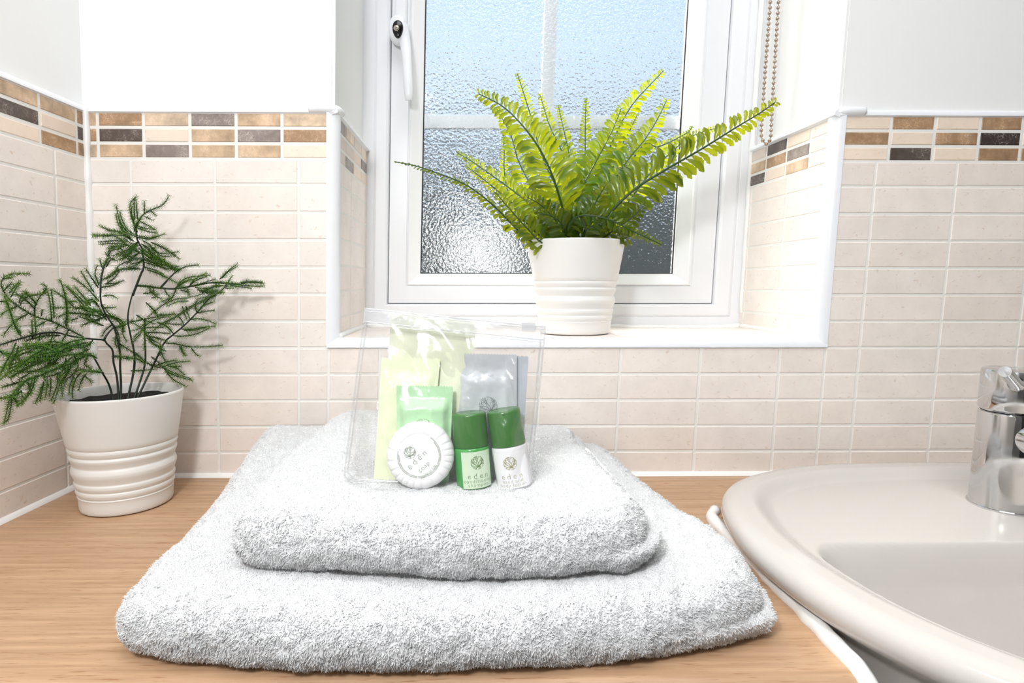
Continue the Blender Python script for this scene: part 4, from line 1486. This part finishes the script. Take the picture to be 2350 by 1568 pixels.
SPRAYS = {
    'a': (ZA, -0.004, [
        [(540, 675), (400, 680), (200, 730), (0, 790)],
        [(790, 715), (640, 640), (480, 565), (330, 520), (180, 430), (80, 350), (15, 240), (30, 160), (120, 120), (275, 118)],
        [(160, 430), (80, 460), (0, 510)], [(100, 340), (150, 260), (180, 215)], [(30, 280), (110, 205)], [(30, 165), (110, 150)], [(0, 380), (80, 375)],
        [(190, 420), (210, 370), (270, 330), (430, 300)], [(325, 520), (335, 420), (380, 330), (440, 250), (400, 215)], [(490, 570), (480, 450), (460, 320), (430, 260)],
        [(620, 610), (630, 480), (620, 350), (590, 230), (560, 175)], [(630, 380), (720, 380)], [(260, 500), (140, 570), (30, 700)], [(200, 710), (150, 630), (110, 520), (80, 420), (40, 330)],
        [(340, 690), (335, 600), (330, 530)], [(430, 570), (340, 620)], [(650, 650), (580, 770)], [(330, 450), (270, 390), (200, 330), (160, 315)], [(560, 590), (530, 650)], [(390, 520), (400, 460)]]),
    'b': (ZA, 0.006, [
        [(850, 440), (740, 330), (640, 240)], [(860, 420), (770, 310), (700, 235)], [(940, 380), (850, 280), (770, 210), (690, 155)], [(930, 250), (870, 160), (810, 70)],
        [(700, 430), (600, 340), (500, 270)], [(950, 520), (800, 500), (660, 490), (540, 530)], [(980, 520), (860, 450), (700, 440), (500, 440)], [(740, 540), (660, 560)], [(860, 570), (770, 610)],
        [(980, 610), (850, 560), (740, 520)], [(1060, 600), (1000, 650), (960, 720)], [(1040, 560), (1100, 640), (1130, 730), (1130, 860)], [(1000, 500), (1150, 560), (1160, 680), (1200, 760)],
        [(1130, 780), (1240, 850), (1310, 900)], [(960, 245), (1060, 230), (1120, 200)], [(970, 330), (1050, 320), (1110, 350)], [(990, 440), (1090, 435)], [(980, 170), (1060, 130), (1110, 80)],
        [(940, 230), (900, 120), (920, 40)], [(955, 300), (955, 150), (990, 40), (1040, -60)], [(960, 400), (1020, 480), (1100, 560)], [(950, 470), (850, 480), (780, 430)],
        [(1000, 520), (900, 560), (820, 500)], [(1060, 640), (1130, 620), (1200, 560)], [(940, 430), (880, 380), (820, 400)], [(1010, 560), (960, 480), (930, 420)],
        [(1100, 700), (1090, 780), (1140, 830)], [(960, 540), (1060, 520), (1130, 580), (1170, 660)]]),
    'c': (ZA, -0.016, [
        [(880, 740), (840, 790), (700, 800), (500, 790), (220, 780)], [(830, 730), (650, 770), (500, 850), (300, 950), (100, 1050), (0, 1120)], [(700, 830), (500, 900), (300, 920), (100, 980), (0, 1010)],
        [(700, 960), (500, 1030), (350, 1090), (250, 1130), (130, 1280), (100, 1400), (80, 1490), (30, 1535)], [(250, 1130), (130, 1160), (30, 1190)], [(180, 1230), (90, 1280), (0, 1300)],
        [(600, 850), (400, 880), (200, 960)], [(850, 830), (700, 900), (560, 1000), (420, 1040), (140, 1045)], [(340, 1080), (300, 1220), (230, 1310), (160, 1370)], [(400, 1180), (370, 1270), (335, 1340)],
        [(480, 1100), (480, 1200), (465, 1290)], [(560, 1050), (560, 1180), (510, 1340)], [(640, 1100), (600, 1200), (590, 1290)], [(700, 1080), (660, 1180), (655, 1260)],
        [(960, 1045), (860, 1035), (740, 1030), (660, 1100)], [(820, 1060), (770, 1130), (745, 1220)], [(810, 1090), (870, 1145)], [(150, 770), (120, 850), (60, 950), (0, 1080)],
        [(0, 850), (60, 890), (200, 930)], [(500, 700), (470, 780)], [(380, 690), (370, 760)], [(920, 920), (860, 890), (700, 880), (560, 900)], [(200, 1220), (215, 1300)], [(260, 1140), (300, 1250)],
        [(830, 900), (800, 980), (860, 1010)], [(640, 790), (500, 760), (380, 800), (260, 860)], [(760, 760), (620, 830), (520, 960), (400, 1010)], [(800, 850), (700, 960), (640, 1050), (600, 1120)],
        [(560, 850), (420, 950), (260, 1000), (100, 1100)], [(440, 880), (330, 860), (200, 880), (90, 960), (20, 1040)], [(620, 920), (640, 1020), (560, 1100)], [(700, 900), (740, 980), (700, 1060)],
        [(480, 930), (420, 1080), (460, 1180)], [(540, 860), (360, 800), (180, 820)], [(120, 1260), (150, 1330), (180, 1350)], [(560, 960), (440, 1000), (300, 1050), (180, 1120)],
        [(420, 830), (300, 900), (180, 1000), (60, 1060)]]),
    'd': (ZBm, 0.0, [
        [(690, 520), (650, 400), (620, 280), (630, 180), (700, 110)], [(715, 400), (700, 270), (690, 150)], [(790, 310), (790, 170)], [(860, 280), (930, 335)], [(790, 350), (890, 395)],
        [(740, 410), (900, 490)], [(710, 490), (830, 530), (940, 550)], [(650, 560), (570, 480), (510, 350), (500, 290)], [(590, 540), (500, 420), (470, 300), (450, 210)],
        [(640, 640), (500, 540), (350, 510), (260, 460)], [(590, 575), (400, 575), (180, 570)], [(600, 650), (430, 640), (250, 660)], [(700, 600), (850, 620), (950, 590), (1035, 560)],
        [(560, 700), (450, 720), (340, 735)], [(870, 660), (1000, 720), (1110, 790), (1205, 855)], [(850, 690), (960, 790), (1080, 790), (1200, 775)], [(780, 700), (900, 800), (1040, 900)],
        [(900, 830), (1050, 920), (1200, 1000)], [(790, 900), (930, 940), (1100, 980), (1210, 990)], [(850, 840), (1000, 870), (1100, 930), (1210, 990)], [(820, 990), (950, 1030), (1050, 1080)],
        [(760, 980), (620, 980), (480, 1000), (400, 1060), (290, 1110)], [(600, 880), (480, 940), (460, 990)], [(700, 660), (600, 800), (490, 870)], [(700, 700), (560, 760), (420, 820)],
        [(760, 800), (640, 740), (520, 640), (400, 560)], [(740, 860), (600, 860), (480, 760)], [(350, 830), (400, 760), (500, 740)], [(330, 960), (390, 870), (460, 880)], [(290, 980), (255, 860)],
        [(350, 830), (325, 790)], [(800, 310), (900, 260), (1000, 220), (1060, 150), (1085, 100)], [(695, 490), (730, 390), (800, 310)], [(770, 640), (870, 700), (900, 780)], [(740, 700), (640, 680), (560, 620)],
        [(760, 740), (820, 820), (900, 880)], [(700, 600), (610, 560), (520, 560)], [(720, 650), (640, 720), (560, 800), (470, 810)], [(770, 880), (680, 940), (600, 960)], [(830, 760), (920, 840), (1030, 870)],
        [(800, 840), (880, 900), (1000, 960), (1080, 1000)], [(750, 760), (680, 820), (620, 900)]]),
    'e': (ZC, -0.006, [
        [(480, 240), (550, 190), (640, 150), (760, 140)], [(520, 370), (600, 300), (700, 270), (890, 255)], [(650, 385), (740, 310), (850, 270)], [(700, 380), (850, 330), (950, 300)],
        [(1000, 300), (1090, 220), (1190, 160)], [(1060, 380), (1110, 310), (1140, 260)], [(1240, 350), (1360, 335), (1495, 345)], [(1100, 352), (1200, 360), (1350, 375), (1500, 378)], [(1060, 400), (1150, 400)],
        [(850, 440), (950, 440), (1050, 445)], [(560, 420), (650, 450), (660, 500)], [(75, 370), (200, 380), (340, 400)], [(260, 400), (265, 480), (350, 520)], [(140, 460), (250, 450)], [(230, 510), (290, 505)],
        [(380, 410), (410, 470), (450, 500)], [(520, 380), (480, 480), (400, 560), (280, 650), (200, 720)], [(650, 510), (520, 520), (400, 570)], [(1000, 420), (880, 430), (760, 480), (650, 500)],
        [(170, 560), (250, 640), (290, 700)], [(250, 210), (380, 270), (520, 340)], [(720, 390), (780, 400), (860, 400)], [(900, 340), (1000, 330), (1120, 340), (1200, 350)], [(500, 400), (560, 360), (660, 310)],
        [(800, 450), (900, 400), (1000, 370)], [(560, 190), (480, 190), (400, 140), (300, 120)], [(940, 430), (860, 490), (760, 520)], [(480, 500), (420, 520), (330, 560)]]),
    'f': (ZC, 0.004, [
        [(950, 470), (800, 540), (650, 620), (500, 720), (350, 800), (240, 890)], [(620, 600), (640, 680), (670, 750)], [(740, 670), (730, 600), (740, 530)], [(740, 680), (850, 660), (935, 650)],
        [(800, 600), (940, 550)], [(680, 750), (780, 745), (880, 770), (950, 800)], [(570, 860), (700, 860), (820, 840), (950, 830)], [(480, 935), (600, 940), (750, 910), (880, 850)],
        [(600, 815), (560, 740), (480, 680)], [(600, 815), (480, 805), (400, 800)], [(470, 900), (400, 830), (300, 790)], [(380, 1015), (500, 1025), (640, 1055), (800, 1060), (1025, 1045)],
        [(550, 1050), (580, 1120), (615, 1160)], [(680, 1070), (730, 1140), (775, 1165)], [(740, 680), (880, 520), (1000, 440), (1060, 390)]]),
    'g': (ZC, -0.008, [
        [(400, 1110), (300, 1060), (210, 980), (150, 880), (60, 810), (0, 790)], [(0, 780), (150, 750), (400, 700)], [(160, 760), (160, 900), (150, 1090)], [(150, 900), (300, 900), (440, 910)],
        [(180, 940), (300, 960), (400, 990)], [(100, 850), (250, 840), (380, 840)], [(160, 820), (260, 760), (360, 730), (440, 720)], [(120, 900), (60, 960), (20, 1020)], [(200, 960), (260, 1030), (340, 1060)],
        [(150, 800), (80, 860), (10, 880)], [(60, 700), (160, 760), (260, 800)], [(300, 700), (400, 700), (480, 690)]]),
    'h': (ZC, 0.0, [
        [(50, 1120), (130, 1200), (200, 1250), (380, 1280)], [(0, 1330), (140, 1325), (280, 1310)], [(340, 1100), (370, 1190), (420, 1260)], [(230, 1170), (340, 1260)], [(350, 1290), (460, 1250), (560, 1230), (660, 1220)],
        [(400, 1270), (500, 1290), (600, 1370)], [(380, 1300), (500, 1360), (670, 1415)], [(380, 1310), (470, 1420), (620, 1505)], [(420, 1280), (560, 1280)], [(-60, 1190), (60, 1190), (160, 1240)],
        [(200, 1250), (300, 1290), (400, 1300)], [(-180, 1160), (-60, 1170), (0, 1180)], [(300, 1170), (350, 1100), (330, 1030)]]),
}
for f, pts in STEMS:
    P3 = to3(f, pts, 0.0)
    if f(pts[0])[1] > 900:                                  # rooted in the pot
        bx_, bz_ = P3[0][0], AC[2] + 0.082
        P3[0] = np.array((AC[0] + (P3[0][0] - AC[0]) * 0.8, AC[1] - 0.002, bz_))
    P = resample(spline(P3, 8), step=0.003)
    mb = MB()
    mb.tube(P, [0.00100 * (1 - 0.5 * i / len(P)) for i in range(len(P))], 8)
    mb.build('stem', M['stem'], asp)
for key, (f, off, lst) in SPRAYS.items():
    mb = MB()
    rg = random.Random(ord(key))
    more = []
    for pts in lst:
        if rg.random() < (0.75 if key in 'cd' else 0.4) and len(pts) > 2:
            jx, jy = rg.uniform(-26, 26), rg.uniform(-26, 26)
            kx, ky = rg.uniform(-45, 45), rg.uniform(-45, 45)
            m_ = len(pts) - 1
            more.append([(p[0] + jx * i / m_ + kx, p[1] + jy * i / m_ + ky) for i, p in enumerate(pts[:max(3, m_)])])
    for pts in lst + more:
        o2 = off + rg.uniform(-0.008, 0.008)
        P = resample(spline(to3(f, pts, o2), 8), step=0.00125)
        tone = rg.uniform(0.75, 1.1)
        mb.tube(P[::2], [0.00040 * (1 - 0.55 * i / len(P)) + 0.0001 for i in range(0, len(P), 2)], 5, 1)
        for i in range(1, len(P)):
            d = P[min(i + 1, len(P) - 1)] - P[i - 1]
            d /= np.linalg.norm(d)
            q = i / len(P)
            a = np.cross(d, (0.3, 0.8, 0.5))
            a /= np.linalg.norm(a)
            b = np.cross(d, a)
            ph = rg.uniform(0, 6.28)
            for k in range(4):
                t = ph + k * 1.571 + rg.uniform(-0.4, 0.4)
                o_ = a * math.cos(t) + b * math.sin(t)
                ln_ = rg.uniform(0.0038, 0.0056) * (1 - 0.35 * q)
                tip = P[i] + (o_ * 0.93 + d * 0.42) * ln_
                wv = np.cross(o_, d) * 0.00032
                v0, v1, v2, v3 = mb.vert(P[i] + wv), mb.vert(P[i] - wv), mb.vert(P[i] + d * 0.0005), mb.vert(tip)
                y_ = 1.0 + 0.5 * q
                col = (tone * y_, tone, tone)
                mb.face((v0, v1, v3), 0, col)
                mb.face((v1, v2, v3), 0, col)
                mb.face((v2, v0, v3), 0, col)
    mb.build('foliage_spray', [M['needle'], M['stem']], asp, smooth=False)

# ------------------------------------------------------------------ blind chain
ch = MB()
yc = 0.098
cpts = [(1768, -70), (1768, 0), (1757, 150), (1750, 260), (1747, 300), (1748.5, 318), (1756, 330), (1764, 327), (1769, 310), (1771, 270), (1779, 130), (1787, 0), (1790, -70)]
P = spline([at_y(u, v, yc) for u, v in cpts], 12)
ch.tube(resample(P, step=0.003), 0.00055, 6)
for p in resample(P, step=0.00575):
    ch.lathe([(0.0021 * math.sin(t), -0.0021 * math.cos(t)) for t in np.linspace(0.02, math.pi - 0.02, 9)], p, 12)
chb = ch.build('blind_chain', M['chain'], origin=at_y(1757, 333, yc))
tag(chb, 'beaded metal blind chain hanging in a loop beside the window', 'chain')

# ------------------------------------------------------------------ toiletries
ZT = 0.0735                                       # top of the small towel under the bag


def text_mesh(body, size, spacing=1.0, align='CENTER'):
    cu = D.curves.new('lettering', 'FONT')
    cu.body = body
    cu.size = size
    cu.space_character = spacing
    cu.align_x = align
    cu.resolution_u = 3
    cu.offset = -size * 0.018
    ob = D.objects.new('lettering_tmp', cu)
    COL.objects.link(ob)
    dg = bpy.context.evaluated_depsgraph_get()
    dg.update()
    me = D.meshes.new_from_object(ob.evaluated_get(dg))
    V = [tuple(v.co) for v in me.vertices]
    F = [tuple(p.vertices) for p in me.polygons]
    D.objects.remove(ob)
    D.meshes.remove(me)
    return V, F


def put_text(mb, body, size, fn, cx=0, cy=0, spacing=1.0, ang=0.0, mat=0):
    V, F = text_mesh(body, size, spacing)
    b = len(mb.v)
    ca, sa = math.cos(ang), math.sin(ang)
    for x, y, z in V:
        y -= size * 0.33
        mb.vert(fn(cx + x * ca - y * sa, cy + x * sa + y * ca))
    for f_ in F:
        mb.face([b + i for i in f_], mat)


def ribbon(mb, pts, wd, fn, mat=0):
    for (x0, y0), (x1, y1) in zip(pts[:-1], pts[1:]):
        dx, dy = x1 - x0, y1 - y0
        l_ = math.hypot(dx, dy) or 1
        nx_, ny_ = -dy / l_ * wd / 2, dx / l_ * wd / 2
        mb.face([mb.vert(fn(a, b)) for a, b in ((x0 - nx_, y0 - ny_), (x1 - nx_, y1 - ny_), (x1 + nx_, y1 + ny_), (x0 + nx_, y0 + ny_))], mat)


def leaf_emblem(mb, cx, cy, R_, fn, ang=0.0, mat=0, wd=0.00022):
    """round leaf skeleton: veins that fork from a point near the lower edge out to the rim"""
    rg = random.Random(4)
    root = (0.12 * R_, -0.62 * R_)
    ca, sa = math.cos(ang), math.sin(ang)

    def tr(x, y): return (cx + x * ca - y * sa, cy + x * sa + y * ca)

    def grow(x, y, a, ln, w_, depth):
        for _ in range(3):
            a2 = a + rg.uniform(-0.12, 0.12)
            x2, y2 = x + math.cos(a2) * ln / 3, y + math.sin(a2) * ln / 3
            if math.hypot(x2, y2) > R_ * 0.99:
                return
            ribbon(mb, [tr(x, y), tr(x2, y2)], w_, fn, mat)
            x, y, a = x2, y2, a2
        if depth > 0:
            for da in (-0.42, 0.36):
                grow(x, y, a + da + rg.uniform(-0.1, 0.1), ln * 0.74, w_ * 0.78, depth - 1)
    for k in range(9):
        grow(root[0], root[1], math.radians(-35 + k * 31), R_ * 0.55, wd, 4)
    n_ = 40
    for k in range(n_):
        if k % 5 == 4:
            continue
        t0, t1 = 2 * math.pi * k / n_, 2 * math.pi * (k + 1) / n_
        ribbon(mb, [tr(R_ * math.cos(t0), R_ * math.sin(t0)), tr(R_ * math.cos(t1), R_ * math.sin(t1))], wd * 0.7, fn, mat)


M['green_cap'] = simple('green_cap_plastic', (52, 112, 36), 0.22, spec=0.5)
M['shampoo'] = simple('green_shampoo', (70, 164, 74), 0.12, spec=0.5, coat=0.4)
M['lotion'] = simple('white_lotion_bottle', (236, 235, 238), 0.18, spec=0.5)
M['label_green'] = simple('pale_green_label', (214, 232, 204), 0.35)
M['label_white'] = simple('white_label', (244, 243, 245), 0.35)
M['soapwrap'] = simple('pleated_paper', (242, 241, 241), 0.55, spec=0.3)
M['softgreen'] = simple('pale_green_wrapper', (186, 226, 182), 0.3, spec=0.5, bump=(70, 0.5, 0.003))
M['softgreen_bar'] = simple('wrapper_panel', (200, 232, 200), 0.3, spec=0.5, bump=(40, 0.2, 0.002))
M['yellow'] = simple('pale_yellow_sachet', (238, 241, 214), 0.4, spec=0.4, bump=(60, 0.4, 0.003))
M['yellow2'] = simple('pale_yellow_sachet_front', (234, 239, 205), 0.4, spec=0.4, bump=(60, 0.4, 0.003))
M['silver'] = simple('silver_sachet', (214, 217, 222), 0.36, metal=0.15, bump=(45, 0.5, 0.004))
M['silver2'] = simple('silver_sachet_rear', (208, 214, 224), 0.4, metal=0.1, bump=(45, 0.4, 0.004))


def bottle(name, pb, pt, ycen, r, label, cap_col, body_mat, label_mat, ink, lines, lab_ang, cap_frac):
    base = at_y(pb[0], pb[1], ycen)
    top = at_y(pt[0], pt[1], ycen + 0.003)
    ax = top - base
    H = np.linalg.norm(ax)
    ax = ax / H
    root = empty(name, base, label, 'bottle')
    zc = H * (1 - cap_frac)
    prof = [(0, 0), (r * 0.80, 0), (r * 0.93, 0.0012), (r * 0.985, 0.0032), (r, 0.006), (r, zc - 0.0035), (r * 0.98, zc - 0.0012), (r * 0.93, zc), (r * 0.6, zc + 0.001)]
    mb = MB()
    mb.lathe(prof, base, 64, axis=ax)
    body = mb.build('bottle_body', body_mat, root)
    mb = MB()
    rc = r * 0.965
    mb.lathe([(rc * 0.9, zc + 0.0002), (rc, zc + 0.0004), (rc, zc + 0.0012), (rc * 0.965, H - 0.0013), (rc * 0.93, H - 0.0003), (rc * 0.88, H), (0.0, H - 0.0003)], base, 64, axis=ax)
    mb.build('bottle_cap', cap_col, root, autosmooth=50)
    xa = np.cross(np.array((0, 1.0, 0)), ax)
    xa /= np.linalg.norm(xa)                       # to the right
    if xa[0] < 0:
        xa = -xa
    fr_ = np.cross(xa, ax)
    if fr_[1] > 0:
        fr_ = -fr_                                 # towards the camera

    def fn(off):
        def g(x, y):
            t = lab_ang + x / r
            return base + ax * (zc * 0.5 + y) + (xa * math.sin(t) + fr_ * math.cos(t)) * (r + off)
        return g
    g = fn(0.00015)
    wl, hl_ = lines['w'], lines['h']
    loops = []
    for a in np.linspace(-wl / 2, wl / 2, 40):
        loops.append([g(a, -hl_ / 2), g(a, 0), g(a, hl_ / 2)])
    mb = MB()
    mb.loft(loops, 0, False)
    lb = mb.build('bottle_label', label_mat, root)
    g2 = fn(0.0003)
    mb = MB()
    leaf_emblem(mb, 0, hl_ * 0.20, lines['R'], g2, wd=0.00030)
    mb.build('leaf_emblem', ink[0], lb, smooth=False)
    mb = MB()
    put_text(mb, 'e d e n', lines['s1'], g2, 0, -hl_ * 0.16, 1.0)
    put_text(mb, lines['t'][0], lines['s2'], g2, 0, -hl_ * 0.30, 1.15)
    put_text(mb, lines['t'][1], lines['s2'], g2, 0, -hl_ * 0.405, 1.15)
    mb.build('lettering', ink[1], lb, smooth=False)
    return root


YB = -0.2240
bottle('shampoo_bottle', (1089, 1117), (1076, 947), YB, 0.0113, 'small green shampoo bottle with dark green cap, standing left of the white bottle', M['green_cap'], M['shampoo'], M['label_green'],
       (M['ink_green'], M['ink_green']), dict(w=0.0200, h=0.0225, R=0.0040, s1=0.0048, s2=0.0032, t=('conditioning', 'shampoo')), 0.33, 0.445)
bottle('lotion_bottle', (1183, 1119), (1155, 940), YB + 0.0005, 0.0113, 'small white lotion bottle with dark green cap, standing right of the green one', M['green_cap'], M['lotion'], M['label_white'],
       (M['ink_gold'], M['ink_gold']), dict(w=0.0235, h=0.0225, R=0.0040, s1=0.0048, s2=0.0032, t=('hand and', 'body lotion')), -0.06, 0.445)

# round pleated soap
YS = -0.2345
sc0 = at_y(963, 1046, YS)
rs = 0.0215 * 1.0
rs = np.linalg.norm(at_y(1041, 1046, YS) - sc0)
tilt = np.array((0.0, -1.0, 0.16))
tilt /= np.linalg.norm(tilt)
soap = empty('round_soap', (sc0[0], sc0[1], sc0[2] - rs), 'round white soap in pleated paper, lower left in the clear pouch', 'soap')
xa = np.array((1.0, 0, 0))
za = np.cross(tilt, xa)
if za[2] < 0:
    za = -za
mb = MB()
loops = []
for rr3, dd in ((0.01, -0.013), (0.62, -0.013), (0.86, -0.012), (0.97, -0.009), (1.0, -0.005), (0.985, -0.0015), (0.93, 0.0008), (0.84, 0.0019), (0.74, 0.0022), (0.66, 0.0021), (0.6, 0.0017), (0.01, 0.0017)):
    L_ = []
    for k in range(240):
        t = 2 * math.pi * k / 240
        pl = (0.5 + 0.5 * math.sin(t * 23 + 2.5 * math.sin(t * 3) + rr3 * 2)) ** 6
        amp = 0.0008 * float(sstep(0.64, 0.95, rr3)) * (1 if dd > -0.008 else 0.3)
        R2 = rs * rr3 * (1 + 0.004 * math.sin(t * 23 + 2.5 * math.sin(t * 3)) * float(sstep(0.8, 1, rr3)))
        L_.append(sc0 + xa * R2 * math.cos(t) + za * R2 * math.sin(t) + tilt * (dd - amp * pl))
    loops.append(L_)
mb.loft(loops, 0, True, True, True)
mb.build('soap_wrapper', M['soapwrap'], soap)
gs = lambda x, y: sc0 + xa * x + za * y + tilt * 0.0023
mb = MB()
ring = []
loops = []
for rr3 in (0.001, rs * 0.645):
    loops.append([sc0 + xa * rr3 * math.cos(2 * math.pi * k / 64) + za * rr3 * math.sin(2 * math.pi * k / 64) + tilt * 0.00212 for k in range(64)])
mb.loft(loops, 0, True)
dl = mb.build('soap_label', M['label_white'], soap)
mb = MB()
k_ = rs / 78.0


def gp(u, v):
    return ((u - 963) * k_, (1046 - v) * k_)


e0 = gp(942, 1038)
leaf_emblem(mb, e0[0], e0[1], 13.5 * k_, gs, ang=-0.3, wd=0.00024)
mb.build('leaf_emblem', M['ink_grey'], dl, smooth=False)
mb = MB()
c_ = gp(958, 1054)
put_text(mb, 'e d e n', 0.0052, gs, c_[0], c_[1], 1.0, ang=math.radians(44))
c_ = gp(974, 1070)
put_text(mb, 'soap', 0.0042, gs, c_[0], c_[1], 1.05, ang=math.radians(44))
c_ = gp(985, 1082)
put_text(mb, 'made in UK', 0.0026, gs, c_[0], c_[1], 1.0, ang=math.radians(42))
mb.build('lettering', M['ink_grey'], dl, smooth=False)
mb = MB()                                           # fine print ring, too small to read
for R3, a0, a1 in ((49, 165, 420), (46, 175, 405)):
    n_ = 110
    for k in range(n_):
        t = math.radians(a0 + (a1 - a0) * k / n_ )
        if (k * 7) % 11 == 0:
            continue
        h_ = 0.9 if k % 3 else 1.3
        ribbon(mb, [((R3 - h_) * k_ * math.cos(t), (R3 - h_) * k_ * math.sin(t)), ((R3 + h_) * k_ * math.cos(t), (R3 + h_) * k_ * math.sin(t))], 0.00022, gs)
mb.build('fine_print', M['ink_grey'], dl, smooth=False)


def sachet(name, corners, y0, y1, puff, mat, label, cat, seed=0, crimp=0.09, serr=True, nx=44, nz=56, cr_side=0.05):
    """corners in the picture: TL, TR, BR, BL; y0 depth at the bottom, y1 at the top"""
    cs = [at_y(*corners[0], y1), at_y(*corners[1], y1), at_y(*corners[2], y0), at_y(*corners[3], y0)]
    ctr = (cs[2] + cs[3]) / 2
    root = empty(name, ctr, label, cat)
    mb = MB()
    for side in (-1, 1):
        G = []
        for i in range(nx + 1):
            s_ = i / nx
            row = []
            for j in range(nz + 1):
                t = j / nz
                a = cs[3] * (1 - s_) + cs[2] * s_
                b = cs[0] * (1 - s_) + cs[1] * s_
                p = a * (1 - t) + b * t
                if serr and j == nz:
                    p = p + (b - a) / np.linalg.norm(b - a) * (0.0006 if i % 2 else -0.0003)
                m_ = float(sstep(0, 0.14, s_ - cr_side) * sstep(0, 0.14, 1 - cr_side - s_) * sstep(0, 0.14, t - crimp) * sstep(0, 0.14, 1 - crimp - t))
                wv = noise.noise(Vector((s_ * 4 + seed, t * 5, side))) * 0.0012
                p = p + np.array((0, side * (0.00035 + puff * 0.5 * m_), 0)) + np.array((0, wv * (0.3 + 0.7 * m_) * (1 if side < 0 else 1), 0))
                row.append(p)
            G.append(row)
        mb.loft(G, 0, False)
    return root, mb.build('wrapper', mat, root), cs


r1, wob, cs_y = sachet('shower_cap_sachet', [(897, 716), (1092, 740), (1070, 1095), (880, 1098)], -0.2120, -0.2060, 0.002, M['yellow'], 'tall pale yellow sachet at the back of the clear pouch', 'sachet', 1)
r2, wob, _ = sachet('cotton_pad_sachet', [(876, 822), (1010, 826), (985, 1108), (858, 1100)], -0.2185, -0.2110, 0.003, M['yellow2'], 'shorter pale yellow sachet behind the round soap, at the left in the pouch', 'sachet', 2)
r3, wob, _ = sachet('vanity_kit_sachet', [(1003, 812), (1213, 819), (1196, 1105), (1000, 1105)], -0.2080, -0.2045, 0.0015, M['silver2'], 'wide silver grey sachet behind the two bottles, rear of the two', 'sachet', 3)
r4, wob, cs_s = sachet('silver_sachet', [(1037, 812), (1186, 815), (1186, 1100), (1037, 1100)], -0.2110, -0.2075, 0.0035, M['silver'], 'narrow silver sachet with a leaf print, standing behind the two bottles', 'sachet', 4)
mb = MB()
c4 = at_y(1120, 932, -0.2135)
leaf_emblem(mb, 0, 0, 0.0058, lambda x, y: c4 + np.array((x, 0.0, y)), ang=0.35, wd=0.0003)
mb.build('leaf_emblem', M['ink_dark'], r4, smooth=False)
r5, wob, _ = sachet('wrapped_soap', [(910, 886), (1040, 888), (1030, 1110), (915, 1110)], -0.2230, -0.2170, 0.0090, M['softgreen'], 'soft green flow-wrapped soap bar standing behind the round soap', 'soap', 5, crimp=0.10, cr_side=0.03)
c5 = at_y(971, 985, -0.2278)
mb = MB()
leaf_emblem(mb, 0, 0, 0.0063, lambda x, y: c5 + np.array((x, 0.0, y)), ang=0.1, wd=0.0003)
mb.build('leaf_emblem', M['ink_green'], r5, smooth=False)

# the pouch itself
pc = [at_y(838, 706, -0.2120), at_y(1252, 748, -0.2130), at_y(1216, 1134, -0.2270), at_y(790, 1107, -0.2270)]
pouch = empty('zip_pouch', (pc[2] + pc[3]) / 2, 'clear plastic zip pouch of toiletries standing on the folded towels', 'pouch')


def panel(side, nm):
    G = []
    nx, nz = 90, 80
    for i in range(nx + 1):
        s_ = i / nx
        row = []
        for j in range(nz + 1):
            t = j / nz
            a = pc[3] * (1 - s_) + pc[2] * s_
            b = pc[0] * (1 - s_) + pc[1] * s_
            p = a * (1 - t) + b * t
            th_ = 0.019 * (1 - t) ** 0.8 * (float(sstep(0, 0.16, s_) * sstep(0, 0.16, 1 - s_))) ** 0.8 * float(sstep(-0.06, 0.07, t)) + 0.0006
            wr = 0.0018 * noise.noise(Vector((s_ * 7, t * 5 + s_ * 4, side * 3.0))) + 0.0009 * noise.noise(Vector((s_ * 16 + t * 9, t * 7, side * 7.0)))
            e2 = min(1, s_ / 0.05, (1 - s_) / 0.05, t / 0.05, (1 - t) / 0.12)
            row.append(p + np.array((0, side * th_ + wr * max(0, e2), 0)))
        G.append(row)
    mb = MB()
    mb.loft(G, 0, False)
    mb.build(nm, M['film'], pouch)


panel(-1, 'front_panel')
panel(1, 'back_panel')
mb = MB()
for off in (0.0, 0.0022):
    ring = []
    ins = [np.array((1, 0, 0)) * off, np.array((-1, 0, 0)) * off]
    pp = [pc[0] + ins[0], pc[3] + ins[0] + np.array((0, 0, off + 0.004)), pc[3] + np.array((0.004 + off, 0, off)), pc[2] + np.array((-0.004 - off, 0, off)), pc[2] + ins[1] + np.array((0, 0, off + 0.004)), pc[1] + ins[1]]
    mb.tube(resample(pp, step=0.002), 0.00055, 8)
mb.build('welded_seam', M['welt'], pouch)
mb = MB()
d_top = (pc[1] - pc[0])
dn_ = (pc[3] - pc[0]) / np.linalg.norm(pc[3] - pc[0])
for off, hgt in ((0.0006, 0.0010), (0.0022, 0.0006), (0.0088, 0.0007), (0.0104, 0.0005)):
    a = pc[0] + dn_ * off + np.array((0.0006, -0.0008, 0))
    b = pc[1] + dn_ * off + np.array((-0.0006, -0.0008, 0))
    mb.tube(resample([a, b], step=0.002), hgt * 0.55, 8)
mb.loft([[p + dn_ * o_ + np.array((0, -0.0009, 0)) for o_ in (0.0004, 0.0050, 0.0098)] for p in resample([pc[0], pc[1]], step=0.004)], 0, False)
zb = mb.build('zip_track', M['zip'], pouch)
mb = MB()
sl_ = pc[0] + d_top * 0.905 + dn_ * 0.0012
mb.box(sl_ + np.array((-0.0042, -0.0028, -0.0030)), sl_ + np.array((0.0042, 0.0016, 0.0022)))
mb.build('zip_slider', M['zip'], pouch, smooth=False)
